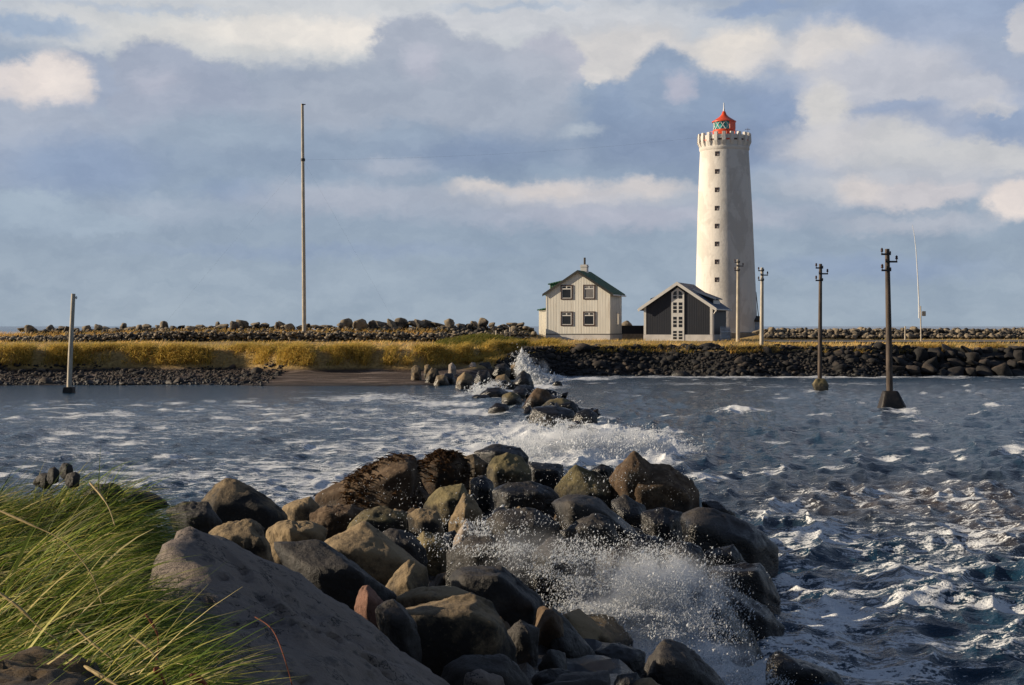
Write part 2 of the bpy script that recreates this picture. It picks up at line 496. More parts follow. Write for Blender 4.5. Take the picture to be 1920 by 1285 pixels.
m, N, b, _ = new_mat('island_ground')
p = pos(N); px_, py_, pz_ = N.sep(p)
streak = N.noise(N.mapping(p, (0.12, 1.1, 1)), 1.6, 6, 0.65)
fine = N.noise(p, 5, 6, 0.7)
sand = N.mix(N.ss(streak, 0.50, 0.64), (0.055, 0.032, 0.022), (0.20, 0.15, 0.12))
sand = N.mix(N.ss(fine, 0.60, 0.68), sand, (0.03, 0.018, 0.012))
earth = N.mix(N.ss(fine, 0.35, 0.65), (0.22, 0.145, 0.05), (0.46, 0.31, 0.115))
cgr = N.mix(N.ss(pz_, 0.62, 0.9), sand, earth)
cgr = N.mix(N.math('MULTIPLY', N.ss(px_, -1.0, 3.0), N.ss(pz_, 1.9, 1.6)), cgr, (0.03, 0.028, 0.026))
cgr = N.mix(N.ss(pz_, 0.16, 0.05), cgr, N.mix(1.0, cgr, (0.35, 0.35, 0.37), 'MULTIPLY'))
N.l(cgr, b.inputs['Base Color']); b.inputs['Roughness'].default_value = 0.95
N.l(N.bump(N.math('ADD', fine, streak), 0.8, 0.12), b.inputs['Normal'])
tag(np_mesh('island_ground', np.stack([X_, Y_, Z_], 1), grid_faces(ny, nx), m), kind='structure')
# gravel track crossing the right of the plain
tx = np.linspace(22, 62, 60)
tc0 = 122.5 + 0.05 * (tx - 22)
V = []
for k, off in enumerate((-3.2, -1, 1, 3.2)):
    V.append(np.stack([tx, tc0 + off, island_z(tx, tc0 + off) + 0.10], 1))
V = np.stack(V, 0).reshape(-1, 3)
tag(np_mesh('track', V, grid_faces(4, 60), simple('track_gravel', (0.15, 0.135, 0.12), 0.95, 0.3, 4, 0.5, 12)), kind='structure')

# ------------------------------------------------------------------ grass blade builder
def blades(name, roots, azim, L, w, th0, th1, colr, segs=5, mat=None, label=None, cat=None, kind='stuff', clump=None):
    n = len(roots)
    t = np.linspace(0, 1, segs + 1)
    th = th0[:, None] + (th1 - th0)[:, None] * (t[None, :] ** 1.2)        # angle from vertical
    step = (L / segs)[:, None]
    dh = np.sin((th[:, 1:] + th[:, :-1]) / 2) * step; dv = np.cos((th[:, 1:] + th[:, :-1]) / 2) * step
    hh = np.concatenate([np.zeros((n, 1)), np.cumsum(dh, 1)], 1); vv = np.concatenate([np.zeros((n, 1)), np.cumsum(dv, 1)], 1)
    cx_, sx_ = np.cos(azim)[:, None], np.sin(azim)[:, None]
    C = np.stack([roots[:, 0:1] + hh * cx_, roots[:, 1:2] + hh * sx_, roots[:, 2:3] + vv], -1)
    tw = RNG.uniform(-0.9, 0.9, n)
    side = np.stack([-np.sin(azim) * np.cos(tw), np.cos(azim) * np.cos(tw), np.sin(tw)], 1)
    wid = w[:, None] * (1 - t[None, :] ** 2 * 0.92) * 0.5
    A = C + side[:, None, :] * wid[..., None]; B = C - side[:, None, :] * wid[..., None]
    V = np.stack([A, B], 2).reshape(-1, 3)
    k = (segs + 1) * 2
    b0 = (np.arange(n) * k)[:, None] + (np.arange(segs) * 2)[None, :]
    Fq = np.stack([b0, b0 + 1, b0 + 3, b0 + 2], -1).reshape(-1, 4)
    shade = (0.75 + 0.5 * t)[None, :, None]
    cc = colr[:, None, :] * np.ones((1, segs + 1, 1))
    cc = np.repeat(cc[:, :, None, :], 2, 2).reshape(-1, 3)
    cc = np.concatenate([cc, np.ones((len(cc), 1))], 1)
    o = np_mesh(name, V, Fq, mat or M['blade'], True, {'Col': ('FLOAT_COLOR', cc)})
    tag(o, label, cat, None, kind)
    return o

def pick(n, table):
    w = np.array([t[0] for t in table], float); w /= w.sum()
    i = RNG.choice(len(table), n, p=w)
    c = np.array([t[1] for t in table])[i]
    return c * RNG.uniform(0.75, 1.25, (n, 1))

# golden grass over the island plain
def island_grass():
    n = 62000
    Y = 97 + 32 * RNG.random(n) ** 1.5
    x = RNG.uniform(-0.40, 0.40, n) * Y
    z = island_z(x, Y)
    right = smooth(x, -6, 3)
    d = Y - shore_Y(x)
    ok = (z > 1.70) & (d > 3.5)
    trk = (x > 20) & (np.abs(Y - (122.5 + 0.05 * (x - 22))) < 3.0)
    ok &= ~trk
    for (bx, by, br) in ((6.2, 134, 5.3), (16.5, 131, 5.5), (21.8, 146, 4)):
        ok &= ((x - bx) ** 2 + (Y - by) ** 2) > br ** 2
    dens = 0.15 + 0.6 * fbm(np.stack([x * 0.25, Y * 0.25, 0 * x], 1), 3, 3)
    ok &= RNG.random(n) < np.clip(0.35 + dens, 0.1, 1)
    x, Y, z = x[ok], Y[ok], z[ok]; n = len(x)
    az_ = RNG.normal(0.1, 0.5, n)
    L = RNG.uniform(0.25, 0.5, n) * np.where(Y < 100, 1.0, 0.75)
    c = pick(n, [(5, (0.74, 0.45, 0.14)), (4, (0.80, 0.57, 0.22)), (2, (0.46, 0.35, 0.085)), (1, (0.24, 0.23, 0.055))])
    patch = smooth(fbm(np.stack([x * 0.18, Y * 0.12, 0 * x + 4], 1), 9, 3), 0.05, 0.5)[:, None]
    c = c * (1 - 0.45 * patch) + np.array([0.20, 0.18, 0.04]) * 0.45 * patch
    blades('grass', np.stack([x, Y, z - 0.03], 1), az_, L, RNG.uniform(0.025, 0.06, n), RNG.uniform(0, 0.5, n), RNG.uniform(0.5, 1.5, n), c, 3,
           label='golden autumn grass across the flat island in front of the houses', cat='grass')
    # long tussocks over the low bank at the back of the beach
    n = 60000
    x = RNG.uniform(-44, 3.5, n); ys = shore_Y(x); Y = ys + RNG.uniform(8.2, 13.5, n)
    z = island_z(x, Y)
    tus = fbm(np.stack([x * 1.1, Y * 0.35, 0 * x], 1), 21, 3) * 1.3
    ok = (z > 0.95) & (RNG.random(n) < np.clip(0.40 + tus, 0.02, 1))
    x, Y, z, tus = x[ok], Y[ok], z[ok], tus[ok]; n = len(x)
    L = RNG.uniform(0.45, 0.95, n) * (0.9 + 0.4 * np.clip(tus, -0.5, 0.6))
    c = pick(n, [(4, (0.42, 0.31, 0.06)), (4, (0.66, 0.45, 0.115)), (2, (0.15, 0.16, 0.028)), (3, (0.62, 0.43, 0.13))])
    yl = smooth(tus, 0.1, 0.5)[:, None]
    c = c * (1 - 0.55 * yl) + np.array([0.66, 0.48, 0.12]) * 0.55 * yl
    blades('tussock_grass', np.stack([x, Y, z - 0.03], 1), RNG.normal(-0.9, 0.9, n), L, RNG.uniform(0.025, 0.055, n), RNG.uniform(0, 0.5, n), RNG.uniform(1.4, 2.7, n), c, 4,
           label='long yellow green tussock grass hanging over the bank behind the beach', cat='grass')
    n = 9000
    x = RNG.normal(-2.6, 2.0, n); Y = RNG.normal(111, 3.2, n); z = island_z(x, Y)
    ok = np.exp(-(((x + 2.6) / 2.6) ** 2 + ((Y - 112) / 5) ** 2)) > 0.15
    x, Y, z = x[ok], Y[ok], z[ok]; n = len(x)
    blades('hummock_grass', np.stack([x, Y, z - 0.03], 1), RNG.normal(0, 0.7, n), RNG.uniform(0.4, 0.8, n), RNG.uniform(0.03, 0.06, n), RNG.uniform(0, 0.5, n),
           RNG.uniform(1, 2.2, n), pick(n, [(4, (0.14, 0.15, 0.025)), (2, (0.32, 0.25, 0.06)), (2, (0.08, 0.09, 0.02))]), 4,
           label='green and yellow grass on the hummock before the cream house', cat='grass')
island_grass()
n = 9000
x = RNG.uniform(-48, -6, n); Y = RNG.uniform(125.9, 128.6, n); z = island_z(x, Y)
blades('rampart_grass', np.stack([x, Y, z], 1), RNG.normal(0, 0.7, n), RNG.uniform(0.3, 0.6, n), RNG.uniform(0.03, 0.06, n), RNG.uniform(0, 0.5, n), RNG.uniform(0.5, 1.6, n),
       pick(n, [(4, (0.74, 0.46, 0.15)), (3, (0.78, 0.58, 0.24)), (1, (0.3, 0.26, 0.06))]), 3, label='strip of golden grass between the dry stone wall and the skyline boulders', cat='grass')
n = 16000
x = RNG.uniform(-2, 44, n); Y = shore_Y(x) + RNG.uniform(2.9, 5.6, n); z = island_z(x, Y)
ok = fbm(np.stack([x * 0.55, Y * 0.5, 0 * x], 1), 51, 3) > 0.10
x, Y, z = x[ok], Y[ok], z[ok]; n = len(x)
blades('shore_grass', np.stack([x, Y, z], 1), RNG.normal(-0.7, 0.8, n), RNG.uniform(0.25, 0.55, n), RNG.uniform(0.025, 0.05, n), RNG.uniform(0, 0.6, n), RNG.uniform(0.8, 2.2, n),
       pick(n, [(4, (0.62, 0.40, 0.12)), (2, (0.40, 0.32, 0.08)), (1, (0.2, 0.2, 0.045))]), 3, label='golden tufts straggling over the top of the rubble shore', cat='grass')

# ------------------------------------------------------------------ the sea
def path_x(Y):   # centre line of the breakwater
    return np.interp(Y, [5, 10, 16, 24, 30, 38, 46, 52, 58, 66, 76, 88, 98, 106], [-0.6, -0.2, 0.0, 0.2, 0.3, 1.1, 1.9, 2.1, 2.0, 1.4, 0.2, -1.3, -1.9, -2.2])
FOAM = [(650, 905, 330, 50, .40), (760, 845, 240, 22, .34), (330, 895, 230, 35, .26), (690, 745, 130, 9, .5), (880, 772, 70, 5, .7), (840, 757, 70, 5, .7),
        (300, 800, 330, 25, .20), (600, 780, 330, 25, .22), (850, 810, 160, 22, .36), (150, 850, 160, 30, .2),
        (1100, 838, 150, 34, 1.3), (1040, 803, 80, 16, .9), (950, 862, 90, 22, .8), (1220, 850, 60, 25, .9),
        (1010, 722, 55, 9, .8), (930, 738, 60, 8, .8), (1085, 768, 45, 6, .6), (1030, 708, 30, 6, 1.1), (1100, 710, 60, 3, .7),
        (1393, 771, 50, 4, 1.0), (1485, 948, 70, 9, .42), (1440, 965, 60, 14, .38), (1640, 925, 260, 20, .30), (1800, 935, 160, 14, .35), (1540, 1005, 150, 35, .42), (1700, 1090, 260, 110, .34), (1780, 1000, 200, 60, .32), (1650, 1230, 200, 70, .36),
        (1560, 1150, 120, 80, .42), (1500, 1215, 120, 50, .38), (1440, 1270, 110, 30, .5), (1900, 842, 30, 10, .9), (1325, 900, 35, 7, .7), (1490, 1110, 50, 80, .40), (1850, 1180, 160, 90, .22),
        (1500, 707, 500, 2.5, .55), (1190, 1225, 135, 50, 1.5), (1350, 1262, 100, 40, .8), (1720, 785, 40, 4, .5), (1690, 770, 40, 4, .6), (1535, 733, 30, 4, .6), (1460, 725, 80, 3, .3), (1610, 720, 90, 3, .35),
        (550, 735, 120, 4, .5), (1870, 760, 30, 3, .8), (1880, 1140, 60, 12, .5), (1300, 720, 120, 3, .35)]
_fr = np.random.default_rng(77)
for _ in range(95):                      # scattered small whitecaps drawn out by the wind
    y_ = 612 + 100 + 200 * _fr.random() ** 1.4
    k_ = (y_ - 612) / 150
    FOAM.append((_fr.uniform(1080, 1930), y_, _fr.uniform(7, 26) * k_, _fr.uniform(0.9, 2.2) * k_, _fr.uniform(0.35, 0.59)))
for _ in range(130):
    y_ = 612 + 125 + 180 * _fr.random() ** 1.3
    k_ = (y_ - 612) / 150
    FOAM.append((_fr.uniform(-20, 1000), y_, _fr.uniform(10, 40) * k_, _fr.uniform(0.9, 2.4) * k_, _fr.uniform(0.38, 0.59)))
def build_sea():
    sy = np.concatenate([np.array([612.3, 612.7]), np.arange(613.2, 1345, 1.5), np.linspace(1349, 2600, 170)])
    Yr = (F * CZ / (sy - HZ))[::-1]                       # near to far
    uc = np.concatenate([np.linspace(-2.2, -0.47, 18), np.linspace(-0.46, 0.46, 900), np.linspace(0.47, 2.2, 18)])
    ny, nx = len(Yr), len(uc)
    Yg = np.repeat(Yr[:, None], nx, 1).ravel(); Xg = (Yr[:, None] * uc[None, :]).ravel()
    pxs = CX + F * Xg / Yg; pys = HZ + F * CZ / Yg
    dY = np.gradient(Yr); dYg = np.repeat(dY[:, None], nx, 1).ravel()
    dXg = np.maximum(Yg * 0.00102, 0.005)
    left = smooth(path_x(Yg) - Xg, 0.5, 6)
    amp = 0.84 - 0.36 * left
    calm = left * smooth(Yg, 66, 76) * smooth(-Xg, 5, 16)
    amp = amp * (1 - 0.85 * calm)
    amp = amp * (1 - 0.35 * smooth(Yg, 60, 100))
    r2 = np.random.default_rng(3)
    h = np.zeros_like(Xg); ox = np.zeros_like(Xg); oy = np.zeros_like(Xg); J = np.zeros_like(Xg)
    for i in range(90):
        lam = 0.30 * (17.0 ** ((i + r2.random()) / 90))
        th = r2.normal(-0.30, 0.65)
        kx, ky = math.cos(th) * 2 * math.pi / lam, math.sin(th) * 2 * math.pi / lam
        a = 0.0120 * lam ** 0.42 * r2.uniform(0.6, 1.4)
        ph = r2.uniform(0, 6.283)
        res = np.sqrt((kx * dXg) ** 2 + (ky * dYg) ** 2)          # radians per cell
        at = a * np.clip(1.6 - res / 1.8, 0, 1) * amp
        grp = 0.65 + 0.55 * np.sin(0.31 * kx * Xg * 0.4 + 0.27 * ky * Yg * 0.5 + ph * 2)
        at = at * grp
        A_ = kx * Xg + ky * Yg + ph
        s_, c_ = np.sin(A_), np.cos(A_)
        h += at * s_; ox += at * math.cos(th) * c_ * 0.95; oy += at * math.sin(th) * c_ * 0.95
        J += at * (2 * math.pi / lam) * s_
    foam = np.zeros_like(h)
    for (fx, fy, rx, ry, st) in FOAM:
        d2 = ((pxs - fx) / rx) ** 2 + ((pys - fy) / ry) ** 2
        foam = np.maximum(foam, st * np.exp(-d2 * 0.9)) if st < 0.6 else foam + st * np.exp(-d2 * 1.1)
    foam = foam + left * smooth(pys, 735, 760) * 0.09 + 0.12 + 0.04 * (1 - left) * smooth(pys, 800, 1000)
    crest = smooth(J, 0.70, 1.3) * 0.7
    foam = foam + crest * (1 - 0.6 * calm)
    foam = foam * (1 - 0.8 * calm)
    # rolls of broken water where the sea breaks over the rocks
    for (fx, fy, rx, ry, hh) in [(1110, 845, 120, 24, .22), (1215, 855, 40, 16, .14), (1010, 830, 60, 16, .12), (1190, 1235, 120, 34, .46), (1020, 706, 16, 6, .3), (1393, 771, 45, 4, .22)]:
        d2 = ((pxs - fx) / rx) ** 2 + ((pys - fy) / ry) ** 2
        g = np.exp(-d2) * hh
        h += g * (0.8 + 0.35 * fbm(np.stack([Xg * 1.6, Yg * 0.9, 0 * Xg], 1), 31, 3)) if hh > 0 else 0
    silt = np.exp(-(((pxs - 1700) / 330) ** 2 + ((pys - 935) / 45) ** 2)) + 0.9 * np.exp(-(((pxs - 1900) / 120) ** 2 + ((pys - 1000) / 40) ** 2))
    V = np.stack([Xg + ox, Yg + oy, h], 1)
    m, N, b, out = new_mat('sea_water')
    p = pos(N)
    af = N.n('ShaderNodeAttribute', attribute_name='foam').outputs['Fac']
    asl = N.n('ShaderNodeAttribute', attribute_name='silt').outputs['Fac']
    wc = N.mix(N.math('MULTIPLY', asl, 0.8, clamp=True), (0.008, 0.034, 0.064), (0.075, 0.052, 0.034))
    q = N.mapping(p, (0.30, 1.0, 1.0), rot=(0, 0, 0.18))
    na = N.noise(q, 2.3, 7, 0.72, dist=0.5); nb = N.noise(N.mapping(p, (0.6, 1.1, 1)), 7.0, 5, 0.65, dist=0.8); nc = N.noise(p, 26, 4, 0.6)
    ns = N.math('ADD', N.math('MULTIPLY', N.math('SUBTRACT', na, 0.5), 1.5), N.math('ADD', N.math('MULTIPLY', N.math('SUBTRACT', nb, 0.5), 1.15), N.math('MULTIPLY', N.math('SUBTRACT', nc, 0.5), 0.7)))
    ff = N.ss(N.math('ADD', af, ns), 0.42, 0.58)
    ff = N.math('MULTIPLY', ff, N.ss(af, 0.02, 0.12))
    N.l(N.mix(0.0, wc, wc), b.inputs['Base Color'])
    b.inputs['Roughness'].default_value = 0.16
    b.inputs['IOR'].default_value = 1.333
    wb = N.math('ADD', N.math('ADD', N.math('MULTIPLY', N.noise(N.mapping(p, (0.8, 1.2, 1)), 4.2, 5, 0.62), 1.0), N.math('MULTIPLY', N.noise(N.mapping(p, (0.7, 1.2, 1), rot=(0, 0, 0.25)), 1.3, 4, 0.6), 2.0)), N.math('MULTIPLY', N.noise(p, 17, 4, 0.6), 0.30))
    N.l(N.bump(wb, 0.9, 0.10), b.inputs['Normal'])
    fm = N.n('ShaderNodeBsdfPrincipled')
    fm.inputs['Base Color'].default_value = (0.82, 0.84, 0.85, 1); fm.inputs['Roughness'].default_value = 0.75
    N.l(N.bump(N.math('ADD', nb, N.math('MULTIPLY', nc, 0.6)), 0.8, 0.08), fm.inputs['Normal'])
    mx = N.n('ShaderNodeMixShader'); N.l(ff, mx.inputs[0]); N.l(b.outputs[0], mx.inputs[1]); N.l(fm.outputs[0], mx.inputs[2])
    N.l(mx.outputs[0], out.inputs['Surface'])
    o = np_mesh('sea', V, grid_faces(ny, nx), m, True, {'foam': ('FLOAT', foam), 'silt': ('FLOAT', silt)})
    tag(o, kind='structure')
build_sea()

# ------------------------------------------------------------------ rocks
_ico = {}
def ico(sub):
    if sub not in _ico:
        bm = bmesh.new(); bmesh.ops.create_icosphere(bm, subdivisions=sub, radius=1)
        _ico[sub] = (np.array([v.co[:] for v in bm.verts]), np.array([[v.index for v in f.verts] for f in bm.faces], dtype=np.int32)); bm.free()
    return _ico[sub]
def hull_planes(pts):
    bm = bmesh.new()
    for p_ in pts: bm.verts.new(p_)
    bmesh.ops.convex_hull(bm, input=bm.verts[:])
    bm.normal_update()
    c = sum((v.co for v in bm.verts if v.link_faces), Vector()) / max(1, len([v for v in bm.verts if v.link_faces]))
    pl = []
    for f in sorted(bm.faces, key=lambda f: -f.calc_area()):
        n = f.normal.copy(); hgt = n.dot(f.verts[0].co - c)
        if hgt < 0: n, hgt = -n, -hgt
        if f.calc_area() > 1e-6:
            for i_, (n2, h2) in enumerate(pl):
                if n.dot(Vector(n2)) > 0.992:
                    pl[i_] = (n2, max(h2, hgt)); break
            else: pl.append((n[:], max(hgt, 0.01)))
    bm.free()
    return np.array(c[:]), np.array([p_[0] for p_ in pl]), np.array([p_[1] for p_ in pl])
def rock_from(pts, name, mat, sub=5, seed=0, p=18, cuts=8, rough=0.055, chipk=0.85):
    p = p * 5.0; cuts = max(0, cuts - 8)
    rg = np.random.default_rng(seed)
    pts = np.array([list(q) for q in pts])
    c, Nn, H = hull_planes([Vector(q) for q in pts])
    rel = pts - c
    ext = np.abs(rel).max(0) + 1e-3
    for _ in range(cuts):
        n = rg.normal(size=3); n /= np.linalg.norm(n)
        s_ = (rel @ n).max()
        Nn = np.vstack([Nn, n]); H = np.append(H, s_ * rg.uniform(0.90, 0.985))
    V, Fc = ico(sub)
    d = V * ext; d /= np.linalg.norm(d, axis=1)[:, None]
    Q = np.clip(d @ Nn.T, 1e-4, None) / H[None, :]
    size = float(np.mean(ext)) * 2
    Qs = np.sort(Q, axis=1)
    edge = smooth(Qs[:, -2] / Qs[:, -1], 0.88, 1.0)                # 1 along the arrises
    Qm = Qs[:, -1]
    r = 1.0 / (Qm * ((Q / Qm[:, None]) ** p).sum(1) ** (1.0 / p))
    X = d * r[:, None]
    q = X / size
    ns_ = 20
    sd = rg.normal(size=(ns_, 3)); sd /= np.linalg.norm(sd, axis=1)[:, None]
    off = rg.uniform(-1, 1, ns_); tl = rg.normal(size=(ns_, 3))
    wj = d + 0.09 * np.stack([vnoise(q * 4 + 3.1 * j, seed + 31 + j) for j in range(3)], 1)
    dt = wj @ sd.T; wgt = np.exp((dt - dt.max(1, keepdims=True)) * 90); wgt /= wgt.sum(1, keepdims=True)
    chip = (wgt * (off[None, :] * 0.6 + (d @ tl.T - (sd * tl).sum(1)[None, :]) * 0.8)).sum(1)
    disp = chip * rough * chipk * 0.30
    disp = disp - edge * rough * 0.28 * np.clip(0.35 + vnoise(q * 9 + seed, seed + 3), 0, 1)      # broken arrises
    disp = disp + fbm(q * 2.6 + seed, seed, 2) * rough * 0.10
    disp = disp + fbm(q * 14.0 + seed, seed + 7, 4, 0.6) * rough * 0.12 - 0.10 * rough * np.clip(vnoise(q * 7 + seed, seed + 41) - 0.35, 0, 1)
    crack = np.abs(fbm(q * 3.1 + seed * 0.7, seed + 23, 2))
    disp = disp - smooth(crack, 0.04, 0.0) * rough * 0.28
    fine = fbm(X * 16.0 + seed, seed + 13, 3) * 0.006 / max(size, 0.3)
    X = X + d * ((disp + fine) * size)[:, None]
    return np_mesh(name, X, Fc, mat, True, loc=c)


BW = 'boulders of the near breakwater'
def rock_px(poly, Y, mat, label, ridge=None, T=None, sub=5, seed=None, root=0.55, rough=0.055, group=BW, name='boulder', p=18, cuts=8, chipk=0.85):
    """a boulder whose outline faces the camera at distance Y, with its own depth T in front and behind"""
    pts = []
    xs = [q[0] for q in poly]; ys = [q[1] for q in poly]
    w = (max(xs) - min(xs)) / F * Y; h = (max(ys) - min(ys)) / F * Y
    if T is None: T = 0.95 * math.sqrt(w * h)
    cx_, cy_ = sum(xs) / len(xs), sum(ys) / len(ys)
    for q in poly:
        pts.append(P(q[0], q[1], q[2] if len(q) > 2 else Y))
    top, W_, H_ = min(ys), max(xs) - min(xs), max(ys) - min(ys)
    if ridge is None:
        ridge = [(cx_ - 0.18 * W_, top + 0.45 * H_), (cx_ + 0.2 * W_, top + 0.48 * H_)]
    for q in ridge:
        Yr = q[2] if len(q) > 2 else Y - T * 0.5
        v = P(q[0], q[1], Yr); pts.append(v)
        v2 = v.copy(); v2.z = min(v.z - 0.25 * h, P(cx_, max(ys), Y).z); pts.append(v2 + Vector((0, 0.08 * T, 0)))
    for q in poly:
        b_ = P(cx_ + (q[0] - cx_) * 0.82, cy_ + (q[1] - cy_) * 0.90, Y + T * 0.45); pts.append(b_)
    low = sorted(poly, key=lambda q: -q[1])[:3]
    for q in low:
        v = P(q[0], q[1], q[2] if len(q) > 2 else Y); v.z -= root; pts.append(v)
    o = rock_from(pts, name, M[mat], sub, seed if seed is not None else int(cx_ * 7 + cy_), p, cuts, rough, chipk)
    tag(o, label, 'boulder', group)
    return o

